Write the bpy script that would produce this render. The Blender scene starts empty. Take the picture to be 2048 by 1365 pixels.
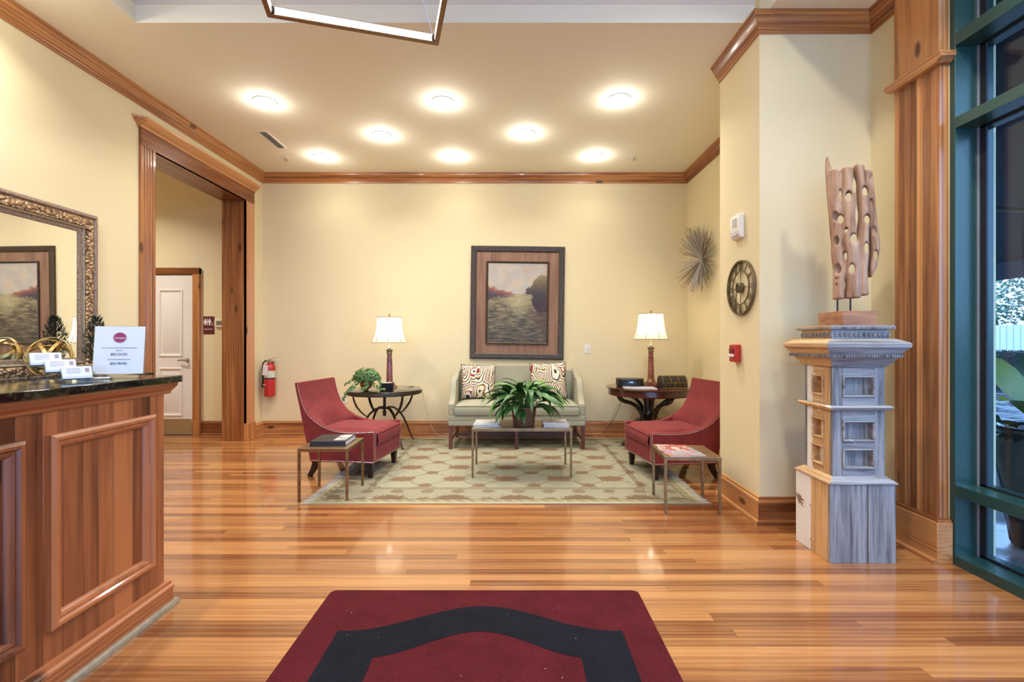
import bpy, bmesh, math, random
import numpy as np
from mathutils import Matrix, Vector, Euler, noise as mnoise

PI = math.pi
R = math.radians
rnd = random.Random(7)
scene = bpy.context.scene
COL = scene.collection

# ------------------------------------------------------------------ camera
cam = bpy.data.cameras.new('camera')
cam.sensor_width = 36.0
cam.lens = 36.0 * 940.0 / 2048.0
cam.clip_start = 0.05
cam.clip_end = 300
cam_o = bpy.data.objects.new('camera', cam)
cam_o.location = (0, 0, 1.2)
cam_o.rotation_euler = (R(90), 0, 0)
COL.objects.link(cam_o)
scene.camera = cam_o

# ------------------------------------------------------------------ world: blue overcast evening sky
world = bpy.data.worlds.new('world')
scene.world = world
world.use_nodes = True
bg = world.node_tree.nodes['Background']
bg.inputs['Color'].default_value = (0.30, 0.53, 1.0, 1)
bg.inputs['Strength'].default_value = 4.2

scene.view_settings.view_transform = 'Standard'
scene.view_settings.look = 'None'
scene.view_settings.gamma = 1.0
scene.view_settings.use_curve_mapping = False
scene.view_settings.exposure = 0.60
scene.cycles.use_denoising = True
scene.cycles.use_adaptive_sampling = True
scene.cycles.adaptive_threshold = 0.06
scene.cycles.max_bounces = 8
scene.cycles.diffuse_bounces = 4
scene.cycles.glossy_bounces = 4
scene.cycles.transmission_bounces = 6
scene.cycles.transparent_max_bounces = 12
scene.cycles.sample_clamp_indirect = 6.0
scene.cycles.caustics_reflective = False
scene.cycles.caustics_refractive = False

CAN_W = 10.0        # one recessed ceiling light, downward
FILL_W = 2.6        # added fill light below each lens, brightens the ceiling
LAMP_W = 2.1        # one table lamp bulb
WARM = (1.0, 0.88, 0.70)
CANCOL = (1.0, 0.97, 0.91)

# ------------------------------------------------------------------ helpers: materials
def L(c):
    c = c / 255.0
    return c / 12.92 if c <= 0.04045 else ((c + 0.055) / 1.055) ** 2.4
def C(r, g, b):
    return (L(r), L(g), L(b), 1.0)

class G:
    def __init__(s, name, col=(0.8, 0.8, 0.8, 1), rough=0.5, metal=0.0, spec=None, coat=0.0):
        s.mat = bpy.data.materials.new(name)
        s.mat.use_nodes = True
        s.nt = s.mat.node_tree
        s.b = s.nt.nodes['Principled BSDF']
        s.out = s.nt.nodes['Material Output']
        s.set(s.b.inputs['Base Color'], col)
        s.set(s.b.inputs['Roughness'], rough)
        s.set(s.b.inputs['Metallic'], metal)
        if spec is not None: s.b.inputs['Specular IOR Level'].default_value = spec
        if coat: 
            s.b.inputs['Coat Weight'].default_value = coat
            s.b.inputs['Coat Roughness'].default_value = 0.1
    def set(s, sock, v):
        if isinstance(v, bpy.types.NodeSocket): s.nt.links.new(v, sock)
        else: sock.default_value = v
    def n(s, typ, **props):
        nd = s.nt.nodes.new(typ)
        for k, v in props.items(): setattr(nd, k, v)
        return nd
    def m(s, op, a, b=0.0, c=0.0, clamp=False):
        nd = s.n('ShaderNodeMath', operation=op, use_clamp=clamp)
        s.set(nd.inputs[0], a); s.set(nd.inputs[1], b); s.set(nd.inputs[2], c)
        return nd.outputs[0]
    def mix(s, f, a, b, mode='MIX'):
        nd = s.n('ShaderNodeMix', data_type='RGBA', blend_type=mode)
        s.set(nd.inputs[0], f); s.set(nd.inputs[6], a); s.set(nd.inputs[7], b)
        return nd.outputs[2]
    def ramp(s, f, stops, interp='LINEAR'):
        nd = s.n('ShaderNodeValToRGB')
        cr = nd.color_ramp; cr.interpolation = interp
        while len(cr.elements) < len(stops): cr.elements.new(0.5)
        for e, (p, c) in zip(cr.elements, stops):
            e.position = p; e.color = c if len(c) == 4 else (*c, 1)
        s.set(nd.inputs[0], f)
        return nd.outputs[0]
    def step(s, f, lo, hi):
        nd = s.n('ShaderNodeMapRange', clamp=True)
        s.set(nd.inputs[0], f); nd.inputs[1].default_value = lo; nd.inputs[2].default_value = hi
        return nd.outputs[0]
    def tc(s, which='Object'):
        return s.n('ShaderNodeTexCoord').outputs[which]
    def pos(s):
        return s.n('ShaderNodeNewGeometry').outputs['Position']
    def rand(s):
        return s.n('ShaderNodeObjectInfo').outputs['Random']
    def map(s, v, scale=(1, 1, 1), loc=(0, 0, 0), rot=(0, 0, 0)):
        nd = s.n('ShaderNodeMapping')
        s.set(nd.inputs[0], v); s.set(nd.inputs[1], loc); s.set(nd.inputs[2], rot); s.set(nd.inputs[3], scale)
        return nd.outputs[0]
    def sep(s, v):
        nd = s.n('ShaderNodeSeparateXYZ'); s.set(nd.inputs[0], v); return nd.outputs
    def comb(s, x, y, z):
        nd = s.n('ShaderNodeCombineXYZ')
        s.set(nd.inputs[0], x); s.set(nd.inputs[1], y); s.set(nd.inputs[2], z)
        return nd.outputs[0]
    def vadd(s, a, b):
        nd = s.n('ShaderNodeVectorMath', operation='ADD'); s.set(nd.inputs[0], a); s.set(nd.inputs[1], b); return nd.outputs[0]
    def vscale(s, a, f):
        nd = s.n('ShaderNodeVectorMath', operation='SCALE'); s.set(nd.inputs[0], a); s.set(nd.inputs[3], f); return nd.outputs[0]
    def noise(s, v, scale=5, detail=3, rough=0.5, dist=0.0, col=False):
        nd = s.n('ShaderNodeTexNoise')
        s.set(nd.inputs['Vector'], v); s.set(nd.inputs['Scale'], scale); s.set(nd.inputs['Detail'], detail)
        s.set(nd.inputs['Roughness'], rough); s.set(nd.inputs['Distortion'], dist)
        return nd.outputs[1 if col else 0]
    def vor(s, v, scale=5, feature='F1', rnd_=1.0, out='Distance'):
        nd = s.n('ShaderNodeTexVoronoi', feature=feature)
        s.set(nd.inputs['Vector'], v); s.set(nd.inputs['Scale'], scale); s.set(nd.inputs['Randomness'], rnd_)
        return nd.outputs[out]
    def bump(s, h, strength=0.3, dist=0.01):
        nd = s.n('ShaderNodeBump')
        nd.inputs['Strength'].default_value = strength; nd.inputs['Distance'].default_value = dist
        s.set(nd.inputs['Height'], h)
        s.nt.links.new(nd.outputs[0], s.b.inputs['Normal'])
    def base(s, c): s.set(s.b.inputs['Base Color'], c)
    def rough(s, c): s.set(s.b.inputs['Roughness'], c)

def plain(name, rgb, rough=0.5, metal=0.0, coat=0.0, var=0.06, bump=0.0, scale=40, spec=None):
    g = G(name, C(*rgb), rough, metal, spec, coat)
    f = g.noise(g.tc(), scale, 3)
    c = C(*rgb)
    lo = tuple(x * (1 - var) for x in c[:3]) + (1,)
    hi = tuple(min(1, x * (1 + var)) for x in c[:3]) + (1,)
    g.base(g.ramp(f, [(0.3, lo), (0.7, hi)]))
    if bump: g.bump(f, bump, 0.004)
    return g.mat

def wood(name, light, dark, axis='Z', rough=0.35, coat=0.25, knots=True, tonevar=0.35, use_pos=False, fine=1.0, contrast=1.0, attr=None):
    """softwood with grain streaks along one axis, tone differing from board to board"""
    g = G(name, C(*light), rough, 0, None, coat)
    v = g.pos() if use_pos else g.tc()
    if attr:
        at = g.n('ShaderNodeAttribute', attribute_type='GEOMETRY', attribute_name=attr)
        r = at.outputs['Fac']
    else:
        r = g.rand()
    v = g.vadd(v, g.vscale(g.comb(1.7, 2.3, 3.1), g.m('MULTIPLY', r, 9.0)))
    k = {'X': 0, 'Y': 1, 'Z': 2}[axis]
    s1 = [26 * fine] * 3; s1[k] = 0.9
    s2 = [70 * fine] * 3; s2[k] = 2.2
    s3 = [7 * fine] * 3; s3[k] = 0.6
    f1 = g.noise(g.map(v, s1), 1.0, 4, 0.6, 0.6)
    f2 = g.noise(g.map(v, s2), 1.0, 3, 0.6)
    f3 = g.noise(g.map(v, s3), 1.0, 2, 0.5, 0.8)
    # cathedral rings
    w = g.n('ShaderNodeTexWave', wave_type='BANDS', bands_direction={'X': 'Y', 'Y': 'Z', 'Z': 'X'}[axis])
    s4 = [9 * fine] * 3; s4[k] = 0.5
    g.set(w.inputs['Vector'], g.map(v, s4)); w.inputs['Scale'].default_value = 1.6
    w.inputs['Distortion'].default_value = 5.0; w.inputs['Detail'].default_value = 2; w.inputs['Detail Scale'].default_value = 1.1
    f = g.m('ADD', g.m('MULTIPLY', f1, 0.45), g.m('ADD', g.m('MULTIPLY', f3, 0.35), g.m('ADD', g.m('MULTIPLY', f2, 0.14), g.m('MULTIPLY', w.outputs['Fac'], 0.14))))
    f = g.m('ADD', f, g.m('MULTIPLY', g.m('SUBTRACT', r, 0.5), tonevar))
    mid = tuple((a * 0.6 + b * 0.4) for a, b in zip(light, dark))
    half = 0.24 / contrast
    col = g.ramp(f, [(max(0, 0.53 - half), C(*dark)), (0.53, C(*mid)), (min(1, 0.53 + half), C(*light))])
    if knots:
        s5 = [5.0] * 3; s5[k] = 2.2
        d = g.vor(g.map(v, s5), 1.0)
        kn = g.m('SUBTRACT', 1.0, g.step(g.m('ADD', d, g.m('MULTIPLY', f1, 0.05)), 0.10, 0.16))
        col = g.mix(g.m('MULTIPLY', kn, 0.8), col, C(*[c * 0.35 for c in dark]))
    g.base(col)
    g.bump(f2, 0.06, 0.002)
    return g.mat

# ------------------------------------------------------------------ helpers: meshes
class MB:
    def __init__(s):
        s.v = []; s.f = []; s.M = Matrix.Identity(4)
    def at(s, loc=(0, 0, 0), rot=(0, 0, 0), scale=(1, 1, 1)):
        s.M = Matrix.Translation(loc) @ Euler(rot).to_matrix().to_4x4() @ Matrix.Diagonal((*scale, 1)); return s
    def add(s, vs, fs):
        o = len(s.v)
        for p in vs: s.v.append(tuple(s.M @ Vector(p)))
        flip = s.M.determinant() < 0
        for f in fs:
            q = tuple(i + o for i in f)
            s.f.append(q[::-1] if flip else q)
        return s
    def box(s, x0, x1, y0, y1, z0, z1):
        x0, x1 = min(x0, x1), max(x0, x1); y0, y1 = min(y0, y1), max(y0, y1); z0, z1 = min(z0, z1), max(z0, z1)
        return s.add([(x0, y0, z0), (x1, y0, z0), (x1, y1, z0), (x0, y1, z0), (x0, y0, z1), (x1, y0, z1), (x1, y1, z1), (x0, y1, z1)],
                     [(0, 3, 2, 1), (4, 5, 6, 7), (0, 1, 5, 4), (1, 2, 6, 5), (2, 3, 7, 6), (3, 0, 4, 7)])
    def taper(s, cx, cy, z0, z1, w0, w1, d0=None, d1=None, dx=0, dy=0):
        d0 = w0 if d0 is None else d0; d1 = w1 if d1 is None else d1
        a = [(cx - w0 / 2, cy - d0 / 2, z0), (cx + w0 / 2, cy - d0 / 2, z0), (cx + w0 / 2, cy + d0 / 2, z0), (cx - w0 / 2, cy + d0 / 2, z0)]
        cx += dx; cy += dy
        b = [(cx - w1 / 2, cy - d1 / 2, z1), (cx + w1 / 2, cy - d1 / 2, z1), (cx + w1 / 2, cy + d1 / 2, z1), (cx - w1 / 2, cy + d1 / 2, z1)]
        return s.add(a + b, [(0, 3, 2, 1), (4, 5, 6, 7), (0, 1, 5, 4), (1, 2, 6, 5), (2, 3, 7, 6), (3, 0, 4, 7)])
    def prism(s, poly, a0, a1, axis='Z'):
        n = len(poly)
        def P(p, a):
            return {'Z': (p[0], p[1], a), 'Y': (p[0], a, p[1]), 'X': (a, p[0], p[1])}[axis]
        vs = [P(p, a0) for p in poly] + [P(p, a1) for p in poly]
        fs = [tuple(range(n))[::-1], tuple(range(n, 2 * n))] + [(i, (i + 1) % n, n + (i + 1) % n, n + i) for i in range(n)]
        return s.add(vs, fs)
    def lathe(s, prof, seg=24, cx=0, cy=0, cap0=True, cap1=True, sx=1, sy=1):
        vs = []; fs = []
        for r_, z in prof:
            for k in range(seg):
                a = 2 * PI * k / seg
                vs.append((cx + r_ * math.cos(a) * sx, cy + r_ * math.sin(a) * sy, z))
        for i in range(len(prof) - 1):
            for k in range(seg):
                a, b = i * seg + k, i * seg + (k + 1) % seg
                fs.append((a, b, b + seg, a + seg))
        if cap0: fs.append(tuple(range(seg))[::-1])
        if cap1: fs.append(tuple(range((len(prof) - 1) * seg, len(prof) * seg)))
        return s.add(vs, fs)
    def tube(s, pts, r, seg=8, closed=False, cap=True, flat=None, up=None):
        """r number or list; flat=(w,h) gives a rectangular section"""
        pts = [Vector(p) for p in pts]; n = len(pts)
        rs = r if isinstance(r, (list, tuple)) else [r] * n
        vs = []; fs = []; prev = None
        for i, p in enumerate(pts):
            if closed: t = pts[(i + 1) % n] - pts[i - 1]
            else: t = pts[min(i + 1, n - 1)] - pts[max(i - 1, 0)]
            t.normalize()
            if up is not None:
                u = Vector(up) - t * t.dot(Vector(up))
                if u.length < 1e-4: u = t.orthogonal()
            elif prev is None: u = t.orthogonal()
            else:
                u = prev - t * prev.dot(t)
                if u.length < 1e-5: u = t.orthogonal()
            u.normalize(); prev = u; w = t.cross(u)
            if flat:
                fw, fh = flat
                k = rs[i]
                for a, b in ((-1, -1), (1, -1), (1, 1), (-1, 1)):
                    vs.append(p + u * (a * fw / 2 * k) + w * (b * fh / 2 * k))
            else:
                for k in range(seg):
                    a = 2 * PI * k / seg
                    vs.append(p + (u * math.cos(a) + w * math.sin(a)) * rs[i])
        sg = 4 if flat else seg
        for i in range(n if closed else n - 1):
            for k in range(sg):
                a = i * sg + k; b = i * sg + (k + 1) % sg
                c = ((i + 1) % n) * sg + (k + 1) % sg; d = ((i + 1) % n) * sg + k
                fs.append((a, b, c, d))
        if cap and not closed:
            fs.append(tuple(range(sg))[::-1]); fs.append(tuple(range((n - 1) * sg, n * sg)))
        return s.add(vs, fs)
    def sphere(s, c, r, seg=10, rings=6, sc=(1, 1, 1)):
        prof = [(max(1e-4, r * math.sin(PI * i / rings)), -r * math.cos(PI * i / rings)) for i in range(rings + 1)]
        M0 = s.M
        s.M = M0 @ Matrix.Translation(c) @ Matrix.Diagonal((*sc, 1))
        s.lathe(prof, seg); s.M = M0
        return s
    def loop_frame(s, x0, z0, x1, z1, prof):
        """mitred rectangular frame in the local x,z plane; prof = closed list of (inset, out) with out along -y"""
        n = len(prof); vs = []; fs = []
        for (sx, sz, ax, az) in ((1, 1, x0, z0), (-1, 1, x1, z0), (-1, -1, x1, z1), (1, -1, x0, z1)):
            for d, h in prof: vs.append((ax + sx * d, -h, az + sz * d))
        for i in range(4):
            for k in range(n):
                a = i * n + k; b = i * n + (k + 1) % n; c = ((i + 1) % 4) * n + (k + 1) % n; d = ((i + 1) % 4) * n + k
                fs.append((a, d, c, b))
        return s.add(vs, fs)
    def grid(s, nu, nv, fn):
        vs = [fn(i / (nu - 1), j / (nv - 1)) for i in range(nu) for j in range(nv)]
        fs = [(i * nv + j, (i + 1) * nv + j, (i + 1) * nv + j + 1, i * nv + j + 1) for i in range(nu - 1) for j in range(nv - 1)]
        return s.add(vs, fs)
    def mesh(s, name, mat=None, smooth=True, ang=35):
        me = bpy.data.meshes.new(name)
        me.from_pydata(s.v, [], s.f)
        if mat: me.materials.append(mat)
        if smooth:
            me.shade_smooth()
            me.set_sharp_from_angle(angle=R(ang))
        me.update()
        return me
    def build(s, name, mat, parent=None, smooth=True, bev=0.0, ang=35, seg=2, sub=0, fix=False, loc=None, rot=None):
        me = s.mesh(name, mat, smooth, ang)
        if fix:
            bm = bmesh.new(); bm.from_mesh(me)
            bmesh.ops.remove_doubles(bm, verts=bm.verts, dist=1e-5)
            bmesh.ops.recalc_face_normals(bm, faces=bm.faces); bm.to_mesh(me); bm.free()
            if smooth: me.shade_smooth(); me.set_sharp_from_angle(angle=R(ang))
        o = bpy.data.objects.new(name, me); COL.objects.link(o)
        if parent is not None: o.parent = parent
        if loc is not None: o.location = loc
        if rot is not None: o.rotation_euler = rot
        if bev:
            b = o.modifiers.new('bevel', 'BEVEL'); b.width = bev; b.segments = seg; b.limit_method = 'ANGLE'; b.angle_limit = R(40)
        if sub:
            b = o.modifiers.new('sub', 'SUBSURF'); b.levels = sub; b.render_levels = sub
        return o

def tag(o, label, cat, group=None, kind=None):
    o['label'] = label; o['category'] = cat
    if group: o['group'] = group
    if kind: o['kind'] = kind
    return o
def thing(name, label, cat, loc=(0, 0, 0), rz=0.0, group=None, kind=None):
    o = bpy.data.objects.new(name, None); COL.objects.link(o)
    o.empty_display_size = 0.1
    o.location = loc; o.rotation_euler = (0, 0, rz)
    return tag(o, label, cat, group, kind)
def copy_tree(o, parent=None):
    c = o.copy(); COL.objects.link(c)
    if parent is not None: c.parent = parent
    for ch in list(o.children): copy_tree(ch, c)
    return c
def box(x0, x1, y0, y1, z0, z1): return MB().box(x0, x1, y0, y1, z0, z1)

def text_part(name, txt, size, mat, parent, loc, rot, sx=1.0, shear=0.0, depth=0.0003, align='CENTER'):
    cu = bpy.data.curves.new(name, 'FONT')
    cu.body = txt; cu.size = size; cu.align_x = align; cu.align_y = 'CENTER'; cu.extrude = depth; cu.shear = shear
    cu.resolution_u = 2
    to = bpy.data.objects.new(name + '_tmp', cu); COL.objects.link(to)
    dg = bpy.context.evaluated_depsgraph_get()
    me = bpy.data.meshes.new_from_object(to.evaluated_get(dg))
    bpy.data.objects.remove(to); bpy.data.curves.remove(cu)
    me.materials.clear(); me.materials.append(mat)
    o = bpy.data.objects.new(name, me); COL.objects.link(o)
    o.parent = parent; o.location = loc; o.rotation_euler = rot; o.scale = (sx, 1, 1)
    return o

def sweep(root, path, prof, mats, name='moulding'):
    """mitred mouldings along a ground-plan path (room on the left); prof = closed (out, z); one child per stretch"""
    n = len(path); P = [Vector((x, y)) for x, y in path]
    dirs = [(P[i + 1] - P[i]).normalized() for i in range(n - 1)]
    nor = [Vector((-d.y, d.x)) for d in dirs]
    def off(i, d):
        if i == 0: return P[0] + nor[0] * d
        if i == n - 1: return P[-1] + nor[-1] * d
        a, b = nor[i - 1], nor[i]
        k = 1.0 + a.dot(b)
        return P[i] + (a + b) * (d / k)
    m = len(prof)
    for i in range(n - 1):
        mb = MB()
        vs = []
        for j in (i, i + 1):
            for d, z in prof:
                q = off(j, d); vs.append((q.x, q.y, z))
        fs = [(k, (k + 1) % m, m + (k + 1) % m, m + k) for k in range(m)] + [tuple(range(m))[::-1], tuple(range(m, 2 * m))]
        mb.add(vs, fs)
        ax = 'X' if abs(dirs[i].x) > abs(dirs[i].y) else 'Y'
        mb.build(name, mats[ax], root, fix=True, ang=25)

# ------------------------------------------------------------------ materials
PL, PD = (208, 146, 88), (118, 64, 30)
pine = {a: wood('pine_' + a.lower(), PL, PD, a, 0.32, contrast=1.35) for a in 'XYZ'}
desk = {a: wood('desk_pine_' + a.lower(), (192, 114, 64), (88, 40, 20), a, 0.36, 0.2, tonevar=0.42, contrast=1.25) for a in 'XYZ'}
FL, FD = (196, 136, 80), (126, 72, 38)
def floor_mat(name, attr=None):
    m = wood(name, FL, FD, 'X', 0.2, 0.0, knots=False, tonevar=0.46, use_pos=True, attr=attr, fine=0.8)
    b = m.node_tree.nodes['Principled BSDF']
    b.inputs['Coat Weight'].default_value = 0.8; b.inputs['Coat Roughness'].default_value = 0.075
    b.inputs['Roughness'].default_value = 0.26
    return m
m_plank = floor_mat('heart_pine_floor')
m_plank_stuff = floor_mat('heart_pine_floor_far', 'tone')
m_wall = plain('cream_paint', (230, 215, 173), 0.75, var=0.02, bump=0.05, scale=120)
m_ceil = plain('ceiling_paint', (244, 239, 218), 0.8, var=0.02, bump=0.03, scale=100)
m_tray = plain('tray_paint', (226, 216, 204), 0.8, var=0.02)
m_white = plain('white_paint', (236, 232, 222), 0.4, var=0.02)
m_plastic = plain('ivory_plastic', (232, 228, 214), 0.35, var=0.01)
m_dark = plain('black_plastic', (22, 22, 24), 0.35, var=0.1)
m_chrome = plain('brushed_steel', (190, 186, 178), 0.28, 1.0, var=0.05)
m_brass = plain('aged_brass', (150, 118, 78), 0.42, 1.0, var=0.25, scale=25)
m_brass_top = plain('brass_table_top', (166, 142, 104), 0.36, 0.85, var=0.2, scale=12)
m_gold = plain('pale_gold', (206, 176, 112), 0.32, 1.0, var=0.1)
m_iron = plain('bronzed_iron', (66, 54, 42), 0.45, 0.7, var=0.25, scale=60, bump=0.1)
m_darkleg = plain('espresso_wood', (40, 24, 18), 0.35, var=0.3)
m_redfab = plain('crimson_velvet', (124, 36, 36), 0.85, var=0.14, scale=14, bump=0.05)
m_redfab.node_tree.nodes['Principled BSDF'].inputs['Sheen Weight'].default_value = 0.12
m_redfab.node_tree.nodes['Principled BSDF'].inputs['Sheen Tint'].default_value = (1.0, 0.5, 0.45, 1)
m_nail = plain('nickel_nailhead', (225, 215, 205), 0.25, 1.0)
m_sage = plain('sage_linen', (166, 162, 138), 0.9, var=0.07, scale=160, bump=0.15)
m_mahog = wood('mahogany', (96, 46, 30), (44, 18, 12), 'X', 0.2, 0.5, knots=False, tonevar=0.1)
m_ebony = plain('dark_carved_wood', (44, 30, 24), 0.25, var=0.3, scale=18, coat=0.4)
m_green = plain('window_green_paint', (38, 72, 66), 0.32, var=0.06, coat=0.2)
m_stone = None

# ================================================================== STRUCTURE
XL, XA, YB, ZC = -3.20, 2.246, 6.03, 3.34     # left wall, alcove wall, back wall, ceiling
XP, YP0, YP1 = 1.63, 3.095, 3.683             # pillar left face, front, rear
XR = 2.366                                    # right wall before the window
YFRONT = -3.0
def struct(o, label, cat): return tag(o, label, cat, kind='structure')

# ---- floor: individual strip planks near the camera, the rest joined
floor = box(-7.2, 2.62, YFRONT - 0.2, YB + 0.1, -0.08, -0.0125).build('floor', plain('subfloor', (40, 24, 14), 0.9), smooth=False)
struct(floor, 'glossy honey-coloured heart pine strip floor', 'floor')
unit = box(-0.5, 0.5, -0.5, 0.5, -0.5, 0.5).mesh('plank', m_plank, False)
W = 0.057
NEAR0, NEAR1 = 1.23, 4.0
sv, sf, st = [], [], []
y = YFRONT
n_pl = 0
while y < YB:
    near = NEAR0 <= y <= NEAR1
    spans = []
    if near:
        xl = -1.60 if y < 2.05 else -3.24
        spans.append((xl, 2.40, True)); spans.append((-7.1, xl, False))
    else:
        spans.append((-7.1, 2.45, False))
    for (a, b, indiv) in spans:
        x = a
        first = True
        while x < b - 0.02:
            ln = rnd.uniform(1.4, 3.6) if not first else rnd.uniform(0.4, 3.2)
            first = False
            e = min(b, x + ln)
            if b - e < 0.25: e = b
            if indiv:
                o = bpy.data.objects.new('plank', unit); COL.objects.link(o); o.parent = floor
                o.location = ((x + e) / 2, y + W / 2, -0.006); o.scale = (e - x - 0.0008, W - 0.0009, 0.012)
                n_pl += 1
            else:
                k = len(sv); x0, x1, y0, y1 = x + 0.0004, e - 0.0004, y + 0.0004, y + W - 0.0005
                sv += [(x0, y0, -0.012), (x1, y0, -0.012), (x1, y1, -0.012), (x0, y1, -0.012), (x0, y0, 0), (x1, y0, 0), (x1, y1, 0), (x0, y1, 0)]
                fs = [(4, 5, 6, 7), (0, 1, 5, 4), (1, 2, 6, 5), (2, 3, 7, 6), (3, 0, 4, 7)]
                sf += [tuple(i + k for i in f) for f in fs]
                st += [rnd.random()] * 5
            x = e
    y += W
mb = MB(); mb.v = sv; mb.f = sf
po = mb.build('planks', m_plank_stuff, floor, smooth=False)
at = po.data.attributes.new('tone', 'FLOAT', 'FACE')
at.data.foreach_set('value', st)
po['kind'] = 'stuff'

# ---- walls
OY0, OY1, OZ = 4.19, 5.63, 2.887              # cased opening
mb = MB(); mb.box(-3.47, XL, YFRONT, OY0 - 0.03, 0, 3.5); mb.box(-3.47, XL, OY1 + 0.03, YB, 0, 3.5); mb.box(-3.47, XL, OY0 - 0.03, OY1 + 0.03, OZ + 0.03, 3.5)
struct(mb.build('wall_left', m_wall, smooth=False), 'cream wall on the left with mirror and cased opening', 'wall')
struct(box(-7.2, 2.62, YB, YB + 0.15, 0, 4.0).build('wall_back', m_wall, smooth=False), 'cream back wall behind the seating area', 'wall')
struct(box(XA, 2.62, YP1, YB, 0, 3.6).build('wall_alcove', m_wall, smooth=False), 'cream side wall of the alcove with starburst decoration', 'wall')
struct(box(XP, 2.62, YP0, YP1, 0, 3.6).build('wall_pillar', m_wall, smooth=False), 'cream square pillar with clock and fire alarm', 'wall')
struct(box(XR, 2.62, 2.545, YP0, 0, 3.6).build('wall_right', m_wall, smooth=False), 'narrow cream wall between pillar and window', 'wall')
mb = MB(); mb.box(-7.2, -2.0, YFRONT - 0.15, YFRONT, 0, 4.0); mb.box(-2.0, 2.62, YFRONT - 0.15, YFRONT, 3.1, 4.0); mb.box(2.2, 2.62, YFRONT - 0.15, YFRONT, 0, 3.1)
struct(mb.build('wall_front', m_wall, smooth=False), 'cream wall behind the viewer', 'wall')
struct(box(-7.2, -3.47, 2.85, 3.0, 0, 3.6).build('wall_hall_front', m_wall, smooth=False), 'near wall of the restroom hallway', 'wall')
struct(box(-7.2, -7.05, 3.0, YB, 0, 3.6).build('wall_hall_left', m_wall, smooth=False), 'end wall of the restroom hallway', 'wall')
struct(box(-7.2, -3.47, 3.0, YB, 3.41, 3.6).build('ceiling_hall', m_ceil, smooth=False), 'ceiling of the restroom hallway', 'ceiling')

# ---- ceiling with raised tray
TX0, TX1, TY0, TY1, TZ = -2.526, 1.66, -2.0, 3.158, 3.95
mb = MB()
mb.box(-3.47, TX0, YFRONT, YB, ZC, ZC + 0.12); mb.box(TX1, 2.62, YFRONT, YB, ZC, ZC + 0.12)
mb.box(TX0, TX1, TY1, YB, ZC, ZC + 0.12); mb.box(TX0, TX1, YFRONT, TY0, ZC, ZC + 0.12)
ceil = struct(mb.build('ceiling', m_ceil, smooth=False), 'warm cream ceiling around a raised tray', 'ceiling')
mb = MB()
mb.box(TX0 - 0.1, TX0, TY0, TY1, ZC + 0.12, TZ); mb.box(TX1, TX1 + 0.1, TY0, TY1, ZC + 0.12, TZ)
mb.box(TX0 - 0.1, TX1 + 0.1, TY1, TY1 + 0.1, ZC + 0.12, TZ); mb.box(TX0 - 0.1, TX1 + 0.1, TY0 - 0.1, TY0, ZC + 0.12, TZ)
mb.box(TX0 - 0.1, TX1 + 0.1, TY0 - 0.1, TY1 + 0.1, TZ, TZ + 0.1)
struct(mb.build('ceiling_tray', m_tray, smooth=False), 'pale raised tray recess in the ceiling', 'ceiling')

# ---- crown mouldings
crown = [(0, 3.222), (0.012, 3.222), (0.014, 3.240), (0.020, 3.243), (0.022, 3.252), (0.034, 3.262), (0.046, 3.282), (0.056, 3.306), (0.062, 3.312), (0.064, 3.322), (0.072, 3.326), (0.074, ZC), (0, ZC)]
t = struct(thing('trim_1', '', ''), 'pine crown moulding around the alcove and left wall', 'moulding')
sweep(t, [(XA, YP1), (XA, YB), (XL, YB), (XL, YFRONT)], crown, pine)
t = struct(thing('trim_2', '', ''), 'pine crown moulding wrapping the square pillar', 'moulding')
sweep(t, [(XR, 2.845), (XR, YP0), (XP, YP0), (XP, YP1)], [(d, z) for d, z in crown], pine)

# ---- baseboards
bb = [(0, 0), (0.034, 0), (0.034, 0.012), (0.028, 0.022), (0.018, 0.026), (0.018, 0.135), (0.022, 0.139), (0.020, 0.152), (0.012, 0.158), (0.008, 0.172), (0, 0.175)]
for nm, path, lab in (('baseboard_back', [(XA, YP1), (XA, YB), (XL, YB), (XL, 5.815)], 'tall pine baseboard along the back alcove'),
                      ('baseboard_left', [(XL, 4.02), (XL, YFRONT)], 'pine baseboard of the left wall'),
                      ('baseboard_right', [(XR, 2.86), (XR, YP0), (XP, YP0), (XP, YP1 + 0.0)], 'pine baseboard wrapping the square pillar'),
                      ('baseboard_hall', [(-3.47, YB), (-3.975, YB)], 'pine baseboard beside the restroom door')):
    t = struct(thing(nm, '', ''), lab, 'baseboard')
    sweep(t, path, bb, pine, 'board')

# ---- fluted pilaster beside the window
t = struct(thing('trim_3', '', ''), 'fluted pine pilaster beside the green window', 'pilaster')
xf = 2.309
def fluted(y0, y1, xface, xback, n, depth, edge):
    """plan outline with n half round flutes on the face"""
    pts = [(xback, y0), (xface, y0)]
    w = (y1 - y0 - 2 * edge) / n
    for i in range(n):
        a = y0 + edge + i * w
        sgn = 1 if xback > xface else -1
        for k in range(7):
            tt = k / 6
            pts.append((xface + sgn * depth * math.sin(PI * tt) ** 0.7, a + 0.006 + (w - 0.012) * tt))
    pts += [(xface, y1), (xback, y1)]
    return pts
box(xf + 0.016, XR, 2.546, 2.839, 0.235, 2.70).build('shaft_core', pine['Z'], t)
stv = [2.545, 2.603, 2.648, 2.688, 2.730, 2.772, 2.808, 2.84]
for a, b in zip(stv, stv[1:]):
    d = 0.0 if a < 2.55 else 0.007
    pts = [(XR - 0.03, a + 0.0008)] + [(xf + d * math.sin(PI * k / 6) + (0.004 if k in (0, 6) else 0.0), a + 0.0008 + (b - a - 0.0016) * k / 6) for k in range(7)] + [(XR - 0.03, b - 0.0008)]
    MB().prism(pts, 0.235, 2.70).build('stave', pine['Z'], t, fix=True, ang=25)
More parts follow.
